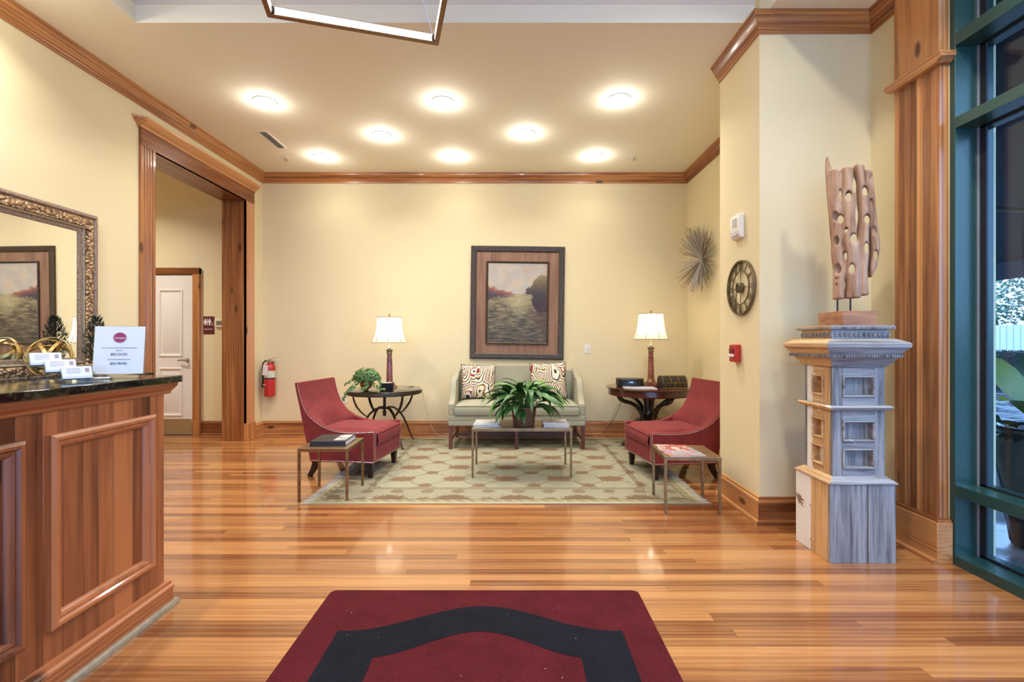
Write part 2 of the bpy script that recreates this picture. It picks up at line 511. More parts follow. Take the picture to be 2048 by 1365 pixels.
box(xf, XR, 2.545, 2.84, 2.75, ZC).build('upper_board', pine['Z'], t, bev=0.002)
MB().prism([(2.53, 2.70), (2.50, 2.725), (2.50, 2.752), (2.885, 2.752), (2.885, 2.725), (2.855, 2.70)], xf - 0.028, XR, 'X').build('cap_moulding', pine['Y'], t, bev=0.003)
mb = MB(); mb.box(2.280, XR, 2.52, 2.86, 0, 0.222); mb.build('plinth', pine['Y'], t, bev=0.003)
MB().prism([(2.522, 0.222), (2.535, 0.240), (2.855, 0.240), (2.86, 0.222)], 2.292, XR, 'X').build('plinth_cap', pine['Y'], t, bev=0.002)
MB().prism([(XR, 0), (2.262, 0), (2.262, 0.014), (2.27, 0.024), (2.281, 0.026), (XR, 0.026)], 2.521, 2.859, 'Y').build('shoe_moulding', pine['Y'], t)

# ---- cased opening on the left wall
t = struct(thing('trim_4', '', ''), 'fluted pine casing with corniced header around the hallway opening', 'door casing')
FX = -3.177
for (y0, y1) in ((4.03, OY0), (OY1, 5.80)):
    MB().prism(fluted(y0, y1, FX, XL - 0.01, 4, 0.012, 0.02), 0.21, OZ).build('fluted_casing', pine['Z'], t, fix=True, ang=30)
    box(XL - 0.01, FX + 0.012, y0 - 0.006, y1 + 0.006, 0, 0.21).build('plinth_block', pine['Z'], t, bev=0.004)
box(XL - 0.01, FX, 4.03, 5.80, OZ, 3.045).build('header_board', pine['Y'], t, bev=0.002)
cp = [(0, 3.035), (0.028, 3.035), (0.032, 3.05), (0.045, 3.062), (0.065, 3.075), (0.082, 3.098), (0.086, 3.102), (0.088, 3.116), (0, 3.116)]
sweep(t, [(XL, 5.815), (XL, 4.015)], cp, pine, 'header_cornice')
for (ye, s) in ((4.015, -1), (5.815, 1)):
    mb = MB()
    n = len(cp)
    mb.add([(XL + d, ye, z) for d, z in cp] + [(XL, ye + s * max(0, d - 0.026), z) for d, z in cp], [(k, (k + 1) % n, n + (k + 1) % n, n + k) for k in range(n)] + [tuple(range(n, 2 * n))])
    mb.build('cornice_return', pine['X'], t, fix=True)
JX = -3.475
for y0, y1 in ((OY0 - 0.03, OY0), (OY1, OY1 + 0.03)):
    box(JX, FX - 0.002, y0, y1, 0, OZ).build('jamb', pine['Z'], t, bev=0.002)
box(JX, FX - 0.002, OY0 - 0.03, OY1 + 0.03, OZ, OZ + 0.03).build('head_jamb', pine['Y'], t, bev=0.002)
for y0, y1 in ((4.05, OY0 - 0.03), (OY1 + 0.03, 5.79)):
    box(JX - 0.02, JX + 0.005, y0, y1, 0, OZ).build('hall_casing', pine['Z'], t)
box(JX - 0.02, JX + 0.005, 4.05, 5.79, OZ, 3.02).build('hall_casing', pine['Y'], t)

# ---- restroom door in the hallway
t = struct(thing('door_1', '', ''), 'white panelled restroom door with steel kick plate', 'door')
DX0, DX1 = -5.0, -4.08
slab = box(DX0, DX1, YB - 0.030, YB, 0.01, 2.04).build('slab', m_white, t, bev=0.002)
mould = [(0, 0), (0.004, 0.010), (0.016, 0.013), (0.026, 0.006), (0.028, 0), ]
for (a, b) in ((DX0 + 0.12, DX0 + 0.43), (DX1 - 0.43, DX1 - 0.12)):
    for (z0, z1) in ((0.24, 0.86), (1.0, 1.86)):
        MB().at((0, YB - 0.030, 0)).loop_frame(a, z0, b, z1, mould).build('panel_moulding', m_white, slab, fix=True)
        MB().at((0, YB - 0.030, 0)).add([(a + .05, 0, z0 + .05), (b - .05, 0, z0 + .05), (b - .05, 0, z1 - .05), (a + .05, 0, z1 - .05), (a + .065, -.006, z0 + .065), (b - .065, -.006, z0 + .065), (b - .065, -.006, z1 - .065), (a + .065, -.006, z1 - .065)],
                 [(4, 5, 6, 7), (0, 1, 5, 4), (1, 2, 6, 5), (2, 3, 7, 6), (3, 0, 4, 7)]).build('raised_panel', m_white, slab, fix=True)
box(DX0 + 0.01, DX1 - 0.01, YB - 0.033, YB - 0.029, 0.02, 0.205).build('kick_plate', m_chrome, t)['label'] = 'brushed steel kick plate'
mb = MB(); mb.at((DX1 - 0.06, YB - 0.03, 0.955), (R(90), 0, 0)).lathe([(0.026, 0), (0.026, 0.008), (0.012, 0.012), (0.010, 0.05)], 16)
mb.at().tube([(DX1 - 0.055, YB - 0.075, 0.955), (DX1 - 0.10, YB - 0.078, 0.957), (DX1 - 0.165, YB - 0.07, 0.955)], [0.011, 0.010, 0.008], 8)
mb.build('lever_handle', m_chrome, t)['label'] = 'chrome lever handle'
box(DX1 + 0.008, DX1 + 0.094, YB - 0.045, YB, 0.17, 2.13).build('casing', pine['Z'], t, bev=0.004)
box(DX0 - 0.094, DX0 - 0.008, YB - 0.045, YB, 0.17, 2.13).build('casing', pine['Z'], t, bev=0.004)
box(DX0 - 0.094, DX1 + 0.094, YB - 0.046, YB, 2.05, 2.135).build('head_casing', pine['X'], t, bev=0.004)
box(DX1 + 0.004, DX1 + 0.102, YB - 0.05, YB, 0, 0.175).build('plinth_block', pine['Z'], t, bev=0.003)

# ---- green window wall on the right
t = struct(thing('window_1', '', ''), 'tall dark green framed shopfront window', 'window')
WX0, WX1 = 2.368, 2.575
rails = [(0.0, 0.053), (0.37, 0.43), (2.338, 2.396), (2.778, 2.846), (3.36, 3.46)]
muls = [(2.512, 2.543), (1.06, 1.12), (-0.36, -0.30), (-1.72, -1.66), (-3.0, -2.96)]
for (ya, _b), (_c, yb) in zip([(m[1], 0) for m in muls[1:]], [(0, m[0]) for m in muls[:-1]]):
    for z0, z1 in rails:
        box(WX0 + 0.0004, WX1 - 0.0004, ya, yb, z0, z1).build('rail', m_green, t, bev=0.0015)
for y0, y1 in muls:
    box(WX0, WX1, y0, y1, 0, 3.46).build('mullion', m_green, t, bev=0.002)
g = G('window_glass', (1, 1, 1, 1), 0.0)
tr = g.n('ShaderNodeBsdfTransparent'); tr.inputs[0].default_value = (0.90, 0.95, 0.97, 1)
gl = g.n('ShaderNodeBsdfGlossy'); gl.inputs['Roughness'].default_value = 0.0
ge = g.n('ShaderNodeNewGeometry')
dt = g.n('ShaderNodeVectorMath', operation='DOT_PRODUCT'); g.nt.links.new(ge.outputs['Normal'], dt.inputs[0]); g.nt.links.new(ge.outputs['Incoming'], dt.inputs[1])
fres = g.m('ADD', 0.045, g.m('MULTIPLY', 0.955, g.m('POWER', g.m('SUBTRACT', 1.0, g.m('ABSOLUTE', dt.outputs['Value'])), 5.0)))
ms = g.n('ShaderNodeMixShader')
g.nt.links.new(fres, ms.inputs[0]); g.nt.links.new(tr.outputs[0], ms.inputs[1]); g.nt.links.new(gl.outputs[0], ms.inputs[2])
g.nt.links.new(ms.outputs[0], g.out.inputs['Surface'])
m_glass = g.mat
m_bead = plain('aluminium_bead', (205, 210, 222), 0.3, 0.6)
m_gasket = plain('rubber_gasket', (26, 30, 36), 0.6)
for i in range(len(muls) - 1):
    ya, yb = muls[i + 1][1], muls[i][0]
    for j in range(4):
        za, zb = rails[j][1], rails[j + 1][0]
        p = box(2.500, 2.508, ya + 0.002, yb - 0.002, za + 0.001, zb - 0.001).build('pane', m_glass, t, smooth=False)
        if i < 1:
            box(2.484, 2.499, yb - 0.012, yb - 0.0005, za, zb).build('glazing_bead', m_bead, p)
            mb = MB(); mb.box(2.488, 2.4995, yb - 0.045, yb - 0.012, za, zb)
            mb.build('gasket', m_gasket, p)
            box(2.488, 2.4995, ya, yb - 0.012, za, za + 0.010).build('glazing_bead', m_gasket, p)
            box(2.488, 2.4995, ya, yb - 0.012, zb - 0.010, zb).build('gasket', m_gasket, p)

# glazed entrance behind the viewer
t = struct(thing('window_2', '', ''), 'green framed glazed entrance front behind the viewer', 'window')
for z0, z1 in ((0, 0.06), (2.2, 2.28), (3.04, 3.1)): box(-2.0, 2.2, YFRONT - 0.119, YFRONT - 0.021, z0, z1).build('rail', m_green, t)
xm = [-2.0, -0.95, 0.1, 1.15, 2.14]
for x in xm: box(x, x + 0.06, YFRONT - 0.12, YFRONT - 0.02, 0, 3.1).build('mullion', m_green, t)
for a, b in zip(xm, xm[1:]):
    for z0, z1 in ((0.06, 2.2), (2.28, 3.04)): box(a + 0.061, b - 0.001, YFRONT - 0.074, YFRONT - 0.066, z0 + 0.001, z1 - 0.001).build('pane', m_glass, t, smooth=False)

# ---- ceiling fittings
def area(name, loc, power, size, col, rot=(0, 0, 0), parent=None, spread=180):
    l = bpy.data.lights.new(name, 'AREA'); l.shape = 'DISK'; l.size = size; l.energy = power; l.color = col; l.spread = R(spread)
    o = bpy.data.objects.new(name, l); COL.objects.link(o); o.location = loc; o.rotation_euler = rot
    if parent is not None: o.parent = parent
    return o
g = G('can_lens', (1, 1, 1, 1), 0.5)
g.b.inputs['Emission Color'].default_value = (1.0, 0.96, 0.88, 1); g.b.inputs['Emission Strength'].default_value = 12.0
m_lens = g.mat
def can(loc, label, group, power=CAN_W, dz=0.0):
    t = thing('recessed_light', label, 'ceiling light', loc, 0, group)
    MB().lathe([(0.098, 0.0), (0.096, -0.006), (0.080, -0.008), (0.076, -0.002)], 32, cap0=False, cap1=False).build('trim_ring', m_white, t)
    MB().lathe([(0.0775, -0.0025), (0.066, -0.012), (0.04, -0.019), (0.001, -0.021)], 32).build('lens', m_lens, t, fix=True)['label'] = 'glowing white lens'
    area('can_light', (0, 0, -0.026), power, 0.14, CANCOL, (0, 0, 0), t, 135)
    l = bpy.data.lights.new('ceiling_fill', 'POINT'); l.energy = FILL_W; l.color = CANCOL; l.shadow_soft_size = 0.02  # extra point light floating under the lens to lift the ceiling
    o = bpy.data.objects.new('ceiling_fill', l); COL.objects.link(o); o.parent = t; o.location = (0, 0, -0.085)
    return t
cans = [(-2.205, 4.195, 'large recessed ceiling light above the restroom opening, nearest the air vent'), (-0.616, 4.195, 'recessed ceiling light in the front row, middle of three'),
        (0.945, 4.15, 'recessed ceiling light in the front row, nearest the square pillar'), (-1.349, 4.877, 'recessed ceiling light in the middle row, left of two'),
        (0.145, 4.84, 'recessed ceiling light in the middle row, right of two'), (-2.20, 5.45, 'recessed ceiling light in the rear row, nearest the left wall'),
        (-0.678, 5.45, 'recessed ceiling light in the rear row, middle of three'), (0.963, 5.43, 'recessed ceiling light in the rear row, nearest the alcove wall')]
for x, y_, lab in cans: can((x, y_, ZC), lab, 'recessed ceiling lights over the seating area', CAN_W * (0.2 if y_ > 5.2 else 0.85))
for i, (x, y_) in enumerate(((-2.0, 1.9), (-2.0, -0.2), (1.1, 1.9), (1.1, -0.2))):
    can((x, y_, TZ), ('recessed tray light over the reception desk', 'recessed tray light nearest the entrance, on the desk side', 'recessed tray light over the pedestal side', 'recessed tray light nearest the entrance, on the window side')[i], 'recessed lights in the ceiling tray', CAN_W * 1.5)
for x, y_, lab in ((-2.80, 2.6, 'added unseen fill light over the mirror wall'), (-2.86, 0.5, 'added unseen fill light over the desk end of the mirror wall'), (2.02, 1.75, 'added unseen fill light beside the green window'), (2.02, 0.2, 'added unseen fill light at the entrance end of the green window')):  # out-of-view cans added to brighten the left wall and pillar front
    can((x, y_, ZC), lab, 'added fill lights in the front ceiling border', CAN_W * 0.75)
can((-4.9, 4.7, 3.41), 'recessed light in the restroom hallway ceiling', 'hallway ceiling light', CAN_W * 2.8)

t = thing('air_vent', 'white linear slot air vent in the ceiling near the left wall', 'vent', (-2.55, 5.0, ZC))
MB().at((0, 0, 0), (R(90), 0, 0)).loop_frame(-0.054, -0.217, 0.054, 0.217, [(0, 0), (0.002, 0.005), (0.014, 0.006), (0.016, 0)]).build('frame', m_white, t, fix=True)
box(-0.042, 0.042, -0.205, 0.205, -0.001, 0.0).build('backing', plain('vent_dark', (60, 60, 62), 0.7), t)
for i in range(4):
    MB().at((-0.030 + i * 0.02, 0, -0.003), (0, R(35), 0)).box(-0.006, 0.006, -0.203, 0.203, -0.0008, 0.0008).build('slat', plain('vent_grey', (214, 212, 206), 0.4) if i == 0 else bpy.data.materials['vent_grey'], t)
for x, y_, lab in ((-2.64 + 0.0, 5.50, 'small chrome sprinkler head on the ceiling near the air vent'), (1.42, 5.47, 'small chrome sprinkler head on the ceiling near the alcove wall')):
    t = thing('sprinkler_head', lab, 'sprinkler', (x, y_, ZC), 0, 'sprinkler heads')
    MB().lathe([(0.036, 0), (0.036, -0.003), (0.02, -0.006), (0.006, -0.006)], 20, cap0=False).build('escutcheon', m_white, t)
    MB().lathe([(0.006, -0.006), (0.006, -0.03), (0.018, -0.031), (0.018, -0.034)], 12).build('deflector', m_chrome, t)

# ---- pendant: rectangular bronze ring with a lit inner face
A = Vector((-0.436, 2.786)); B = Vector((-1.321, 2.539)); PZ = 2.95
u = (B - A).normalized(); w = Vector((-u.y, u.x))
if w.y > 0: w = -w
ctr = (A + B) / 2 + w * 0.46
t = thing('pendant_light', 'square bronze ring pendant with glowing inner face hanging from the tray', 'pendant light', (ctr.x, ctr.y, PZ), math.atan2(-u.y, -u.x))
hs = (A - B).length / 2
g = G('pendant_glow', (1, 1, 1, 1), 0.6)
g.b.inputs['Emission Color'].default_value = (1.0, 0.93, 0.82, 1); g.b.inputs['Emission Strength'].default_value = 1.5
m_pglow = g.mat
m_pbronze = plain('brushed_bronze', (140, 108, 76), 0.45, 0.8, var=0.2)
MB().at((0, 0, 0), (R(90), 0, 0)).loop_frame(-hs, -hs, hs, hs, [(0, 0), (0, -0.05), (0.026, -0.05), (0.026, 0)]).build('ring_frame', m_pbronze, t, fix=True)
for a in range(4):
    MB().at((0, 0, 0), (0, 0, a * PI / 2)).box(-hs + 0.04, hs - 0.04, hs - 0.0275, hs - 0.0262, 0.006, 0.046).build('light_strip', m_pglow, t)['label'] = 'glowing white light strip'
for sx in (-1, 1):
    for sy in (-1, 1):
        MB().tube([(sx * (hs - 0.035), sy * (hs - 0.035), 0.03), (sx * 0.04, sy * 0.04, TZ - PZ - 0.02)], 0.0016, 6).build('suspension_cable', m_chrome, t)
        MB().at((sx * (hs - 0.035), sy * (hs - 0.035), 0.0)).lathe([(0.007, 0.01), (0.009, 0.02), (0.004, 0.04)], 10).build('cable_clamp', m_dark, t)
MB().lathe([(0.07, TZ - PZ - 0.03), (0.075, TZ - PZ - 0.01), (0.075, TZ - PZ)], 24).build('canopy', m_pbronze, t)

# ================================================================== FURNITURE
RUGZ = 0.009
# ---- armchairs (local: x forward, y across, origin on the floor)
def make_chair(label, loc, rz):
    t = thing('armchair', label, 'armchair', loc, rz, 'crimson slipper armchairs facing the sofa')
    HW, TH = 0.315, 0.05
    edge = [(0.335, 0.419), (0.22, 0.410), (0.098, 0.407), (0.01, 0.414), (-0.067, 0.430), (-0.14, 0.457), (-0.204, 0.497), (-0.255, 0.545), (-0.295, 0.605), (-0.325, 0.675), (-0.345, 0.745), (-0.362, 0.825)]
    back = [(-0.400, 0.825), (-0.378, 0.72), (-0.350, 0.60), (-0.325, 0.48), (-0.300, 0.36), (-0.272, 0.24), (-0.250, 0.135)]
    poly = [(0.335, 0.135)] + edge + back
    for s in (-1, 1):
        y0, y1 = (s * HW, s * (HW - TH))
        MB().prism(poly, y0, y1, 'Y').build('side_panel', m_redfab, t, fix=True, bev=0.010, seg=3, ang=50)
    # curved inner back between the sides
    def xe(z):
        for (xa, za), (xb, zb) in zip(edge[::-1], edge[::-1][1:]):
            if zb <= z <= za: return xb + (xa - xb) * (z - zb) / max(1e-6, za - zb)
        return edge[0][0]
    def xb(z):
        for (xa, za), (xc, zc) in zip(back, back[1:]):
            if zc <= z <= za: return xc + (xa - xc) * (z - zc) / (za - zc)
        return back[-1][0]
    ni, nj = 25, 17
    mb = MB()
    def inner(i, j):
        v = i * 2 - 1; z = 0.40 + (0.823 - 0.40) * j
        xo = xb(z); e = max(xo + 0.035, min(xe(max(z, 0.45)), 0.0))
        c = xo + 0.05 + 0.055 * (1 - j)
        c = min(c, e)
        x = c + (e - c) * abs(v) ** 3.2
        return (x, v * (HW - TH + 0.012), z)
    mb.grid(ni, nj, inner)
    mb.grid(2, nj, lambda i, j: (xb(0.40 + 0.423 * j) - 0.001, (1 - i * 2) * (HW - TH + 0.012), 0.40 + 0.423 * j))
    top = [inner(i / (ni - 1), 1) for i in range(ni)]
    mb.add(top + [(-0.401, p[1], 0.823) for p in top], [(k, k + 1, ni + k + 1, ni + k)[::-1] for k in range(ni - 1)])
    mb.build('backrest', m_redfab, t, fix=True, ang=60)
    MB().prism([(xb(z) - 0.004, z) for z in (0.82, 0.72, 0.6, 0.48, 0.36, 0.24, 0.135)] + [(-0.22, 0.135), (-0.27, 0.40)], -HW + 0.03, HW - 0.03, 'Y').build('back_panel', m_redfab, t, fix=True)
    # seat cushion
    def cush(i, j):
        return (i, j)
    mb = MB(); n = 15
    x0, x1, ww = -0.24, 0.345, HW - TH - 0.002
    def top_f(i, j):
        a, b = i * 2 - 1, j * 2 - 1
        e = (1 - abs(a) ** 6) * (1 - abs(b) ** 6)
        return (x0 + (x1 - x0) * i, b * ww, 0.385 + 0.042 * e ** 0.5)
    mb.grid(n, n, top_f)
    mb.grid(n, n, lambda i, j: (x0 + (x1 - x0) * i, (1 - 2 * j) * ww, 0.285))
    for s in (0, 1):
        mb.grid(n, 2, lambda i, j: (x0 + (x1 - x0) * (i if s else 1 - i), (ww if s else -ww) * -1, (0.385 - 0.10 * j) if 1 else 0))
    mb.grid(n, 5, lambda i, j: (x1 + 0.012 * math.sin(PI * j), (i * 2 - 1) * ww, 0.385 - 0.10 * j))
    mb.grid(n, 2, lambda i, j: (x0, (1 - i * 2) * ww, 0.385 - 0.10 * j))
    mb.build('seat_cushion', m_redfab, t, fix=True, ang=50)
    box(0.20, 0.332, -HW + TH - 0.01, HW - TH + 0.01, 0.135, 0.286).build('front_rail', m_redfab, t, bev=0.006)
    box(-0.25, 0.25, -HW + TH - 0.01, HW - TH + 0.01, 0.135, 0.20).build('seat_deck', m_redfab, t)
    MB().tube([(0.347, -ww, 0.385), (0.349, 0, 0.387), (0.347, ww, 0.385)], 0.004, 6).build('welt', m_redfab, t)
    # nailheads along the edges
    mb = MB()
    def row(pts, nrm):
        acc = 0.0
        for a, b in zip(pts, pts[1:]):
            a, b = Vector(a), Vector(b); ln = (b - a).length; d = acc
            while d < ln:
                p = a + (b - a) * (d / ln)
                q = Vector(nrm).to_track_quat('Z', 'Y').to_matrix().to_4x4()
                mb.M = Matrix.Translation(p) @ q
                mb.add([(0.0058 * math.cos(k * PI / 3), 0.0058 * math.sin(k * PI / 3), 0) for k in range(6)] + [(0, 0, 0.004)], [(k, (k + 1) % 6, 6) for k in range(6)])
                d += 0.0155
            acc = d - ln
    for s in (-1, 1):
        yy = s * (HW + 0.0004)
        row([(x - (0.006 if z > 0.5 else 0.0), yy, z - 0.012) for x, z in edge], (0, s, 0))
        row([(0.33, yy, 0.147), (-0.24, yy, 0.147)], (0, s, 0))
        for dy in (0.008, TH - 0.008):
            row([(0.3355, s * (HW - dy), 0.41), (0.3355, s * (HW - dy), 0.147)], (1, 0, 0))
    row([(0.3355, -HW + 0.01, 0.147), (0.3355, HW - 0.01, 0.147)], (1, 0, 0))
    mb.M = Matrix.Identity(4)
    nh = mb.build('nailheads', m_nail, t); nh['kind'] = 'stuff'; nh['label'] = 'rows of silver nailheads'
    for s in (-1, 1):
        MB().taper(0.285, s * 0.26, 0.0, 0.137, 0.034, 0.056).build('leg', m_darkleg, t, bev=0.002)
        MB().tube([(-0.225, s * 0.255, 0.14), (-0.235, s * 0.255, 0.09), (-0.255, s * 0.255, 0.045), (-0.290, s * 0.255, -RUGZ + 0.0005)], [1.25, 1.1, 0.95, 0.8], flat=(0.042, 0.042), up=(0, 1, 0)).build('leg', m_darkleg, t, bev=0.002)
    return t
make_chair('crimson velvet armchair with nailhead trim on the left, beside the ivy table', (-1.475, 4.385, RUGZ), R(-8))
make_chair('crimson velvet armchair with nailhead trim on the right, partly behind the square pillar', (1.475, 4.32, RUGZ), R(180 + 8))

# ---- settee (local x across, y depth, front towards -y)
t = thing('settee', 'sage green upholstered settee with curved back and wooden legs', 'sofa', (0.053, 5.50, RUGZ))
SW, YF, YR = 0.755, -0.34, 0.36
box(-SW, SW, YF, YR - 0.04, 0.255, 0.315).build('base_rail', m_sage, t, bev=0.012)
box(-SW, SW, YF, YR - 0.04, 0.312, 0.375).build('seat_rail', m_sage, t, bev=0.012)
# side arms with scooped profile (y,z)
arm = [(YF, 0.37), (YF, 0.500), (YF + 0.05, 0.512), (YF + 0.10, 0.55), (YF + 0.14, 0.63), (YF + 0.175, 0.71), (YF + 0.22, 0.755), (YF + 0.30, 0.770), (YF + 0.42, 0.785), (YF + 0.52, 0.82), (YF + 0.60, 0.845), (YR, 0.855), (YR, 0.37)]
for s in (-1, 1):
    MB().prism(arm, s * SW, s * (SW - 0.07), 'X').build('arm', m_sage, t, fix=True, bev=0.014, seg=3, ang=50)
# back with camel top
bk = []
for i in range(25):
    a = i / 24 * 2 - 1
    bk.append((a * (SW - 0.02), 0.845 + 0.065 * max(0, math.cos(min(1, max(0, (abs(a) - 0.45) / 0.45)) * PI) * 0.5 + 0.5)))
mb = MB(); mb.prism([(-SW + 0.02, 0.30)] + [(p[0], p[1]) for p in bk] + [(SW - 0.02, 0.30)], 0.0, 0.11, 'Y')
mb.build('backrest', m_sage, t, fix=True, bev=0.02, seg=3, ang=50, loc=(0, YR - 0.13, 0), rot=(R(-5), 0, 0))
def cushion_mb(x0, x1, y0, y1, z0, z1, bulge):
    mb = MB(); n = 21
    def f(i, j, sgn):
        a, b = i * 2 - 1, j * 2 - 1
        e = ((1 - abs(a) ** 10) * (1 - abs(b) ** 6)) ** 0.5
        return (x0 + (x1 - x0) * i, y0 + (y1 - y0) * j, (z1 - 0.012 + bulge * e) if sgn else z0)
    mb.grid(n, n, lambda i, j: f(i, j, 1)); mb.grid(n, n, lambda i, j: f(1 - i, j, 0))
    zt = z1 - 0.012
    mb.grid(n, 5, lambda i, j: (x0 + (x1 - x0) * i, y0 - 0.010 * math.sin(PI * j), z0 + (zt - z0) * j))
    mb.grid(n, 2, lambda i, j: (x0 + (x1 - x0) * (1 - i), y1, z0 + (zt - z0) * j))
    mb.grid(n, 2, lambda i, j: (x0, y0 + (y1 - y0) * (1 - i), z0 + (zt - z0) * j))
    mb.grid(n, 2, lambda i, j: (x1, y0 + (y1 - y0) * i, z0 + (zt - z0) * j))
    return mb
cu = cushion_mb(-SW + 0.072, SW - 0.072, YF - 0.005, 0.24, 0.372, 0.485, 0.035).build('seat_cushion', m_sage, t, fix=True, ang=50)
m_pipe = plain('sage_piping', (112, 104, 80), 0.8)
for z in (0.375, 0.473):
    MB().tube([(-SW + 0.074, YF - 0.006, z), (SW - 0.074, YF - 0.006, z)], 0.004, 6).build('piping', m_pipe, cu)
m_sofaleg = wood('sofa_leg_wood', (110, 58, 34), (58, 26, 16), 'Z', 0.35, 0.2, knots=False)
for x in (-SW + 0.025, 0.0, SW - 0.025):
    MB().box(x - 0.019, x + 0.019, YF + 0.005, YF + 0.043, 0, 0.256).build('leg', m_sofaleg, t, bev=0.002)
    MB().taper(x, YR - 0.06, 0, 0.256, 0.034, 0.036).build('leg', m_sofaleg, t, bev=0.002)
    MB().box(x - 0.011, x + 0.011, YF + 0.04, YR - 0.07, 0.085, 0.113).build('stretcher', m_sofaleg, t)
MB().box(-SW + 0.03, SW - 0.03, -0.01, 0.013, 0.086, 0.112).build('long_stretcher', m_sofaleg, t)

# ---- paisley pillows
g = G('paisley_print', (1, 1, 1, 1), 0.85)
v = g.vadd(g.tc(), g.vscale(g.comb(1.3, 0.0, 2.1), g.rand()))
wv = g.vadd(g.map(v, (1.0, 0.25, 0.62), (0.2, 0, 0), (0, R(32), 0)), g.vscale(g.noise(v, 5.0, 2, 0.5, 0, True), 0.10))
d = g.vor(wv, 5.2)
cellc = g.vor(wv, 5.2, out='Color')
rings = g.m('FRACT', g.m('ADD', g.m('MULTIPLY', d, 3.0), g.m('MULTIPLY', g.sep(cellc)[0], 0.8)))
ring_col = g.ramp(rings, [(0.0, C(40, 36, 60)), (0.10, C(232, 218, 190)), (0.26, C(150, 44, 50)), (0.36, C(232, 216, 186)), (0.46, C(52, 44, 70)), (0.53, C(234, 220, 192)), (0.66, C(170, 140, 72)), (0.74, C(60, 40, 48)), (0.80, C(236, 224, 198))], 'CONSTANT')
dots = g.m('LESS_THAN', g.vor(wv, 40.0), 0.24)
col = g.mix(g.m('MULTIPLY', dots, 0.55), ring_col, C(52, 36, 46))
g.base(col)
m_paisley = g.mat
m_ppipe = plain('pillow_piping', (40, 34, 40), 0.8)
def pillow(label, loc, rot, s=0.43):
    t = thing('throw_pillow', label, 'pillow', loc, 0, 'paisley pillows on the settee')
    t.rotation_euler = rot
    mb = MB(); n = 19
    def f(i, j, sg):
        a, b = i * 2 - 1, j * 2 - 1
        k = 1 - 0.07 * (1 - a * a) * abs(b) ** 2; q = 1 - 0.07 * (1 - b * b) * abs(a) ** 2
        th = 0.075 * ((1 - a ** 4) * (1 - b ** 4)) ** 0.55
        return (a * s / 2 * q, sg * th, s / 2 + b * s / 2 * k)
    mb.grid(n, n, lambda i, j: f(i, j, -1)); mb.grid(n, n, lambda i, j: f(1 - i, j, 1))
    mb.build('cover', m_paisley, t, fix=True, ang=80)
    pts = [f(i / 12, 0, 1) for i in range(12)] + [f(1, j / 12, 1) for j in range(12)] + [f(1 - i / 12, 1, 1) for i in range(12)] + [f(0, 1 - j / 12, 1) for j in range(12)]
    MB().tube(pts, 0.0035, 5, closed=True).build('piping', m_ppipe, t)
pillow('paisley throw pillow at the left end of the settee', (-0.40, 5.545, 0.512), (R(-14), R(1), R(6)), 0.42)
pillow('paisley throw pillow tilted at the right end of the settee, behind the peace lily', (0.435, 5.555, 0.515), (R(-14), R(-2), R(-6)), 0.44)

# ---- brass tables
def brass_table(name, label, loc, w, d, h, rz=0.0, group=None, cat='table', onrug=()):
    t = thing(name, label, cat, loc, rz, group)
    b = 0.018
    box(-w / 2, w / 2, -d / 2, d / 2, h - 0.008, h).build('top', m_brass_top, t, bev=0.001)
    mb = MB()
    for s in (-1, 1):
        mb.box(-w / 2, w / 2, s * d / 2 - (b if s > 0 else 0), s * d / 2 + (b if s < 0 else 0), h - 0.026, h - 0.0081)
        mb.box(s * w / 2 - (b if s > 0 else 0), s * w / 2 + (b if s < 0 else 0), -d / 2 + b, d / 2 - b, h - 0.026, h - 0.0081)
    mb.build('apron', m_brass, t)
    for sx in (-1, 1):
        for sy in (-1, 1):
            cx, cy = sx * (w / 2 - b / 2), sy * (d / 2 - b / 2)
            box(cx - b / 2, cx + b / 2, cy - b / 2, cy + b / 2, RUGZ if (sx, sy) in onrug else 0, h - 0.0261).build('leg', m_brass, t, bev=0.001)
    return t
brass_table('coffee_table', 'long low brass coffee table in front of the settee', (0.086, 4.315, RUGZ), 0.875, 0.455, 0.43)
brass_table('end_table', 'small square brass end table beside the left armchair, holding a dark binder', (-1.41, 3.69, 0.0), 0.375, 0.385, 0.40, R(0), 'square brass end tables', onrug=((1, 1), (1, -1)))
brass_table('end_table', 'small square brass end table beside the right armchair, holding magazines', (1.265, 3.44, 0.0), 0.385, 0.38, 0.397, R(-4), 'square brass end tables', onrug=((-1, 1), (1, 1)))

# ---- round iron table on the left
t = thing('round_side_table', 'round black-topped table with curved iron legs under the left lamp', 'side table', (-1.47, 5.42, 0.0))
H = 0.646
g = G('smoked_glass_top', C(26, 24, 22), 0.08, 0, None, 0.5); m_smoke = g.mat
MB().lathe([(0.414, H - 0.012), (0.422, H - 0.008), (0.422, H - 0.003), (0.416, H)], 64).build('top', m_smoke, t)
MB().lathe([(0.398, H - 0.012), (0.420, H - 0.012), (0.424, H - 0.018), (0.424, H - 0.045), (0.412, H - 0.05), (0.398, H - 0.048), (0.398, H - 0.012)], 64, cap0=False, cap1=False).build('rim', m_iron, t)
MB().lathe([(0.014, 0.36), (0.022, 0.37), (0.022, 0.385), (0.014, 0.40), (0.016, 0.46), (0.016, H - 0.012)], 14).build('centre_post', m_iron, t)
MB().sphere((0, 0, 0.352), 0.02).build('finial', m_iron, t)
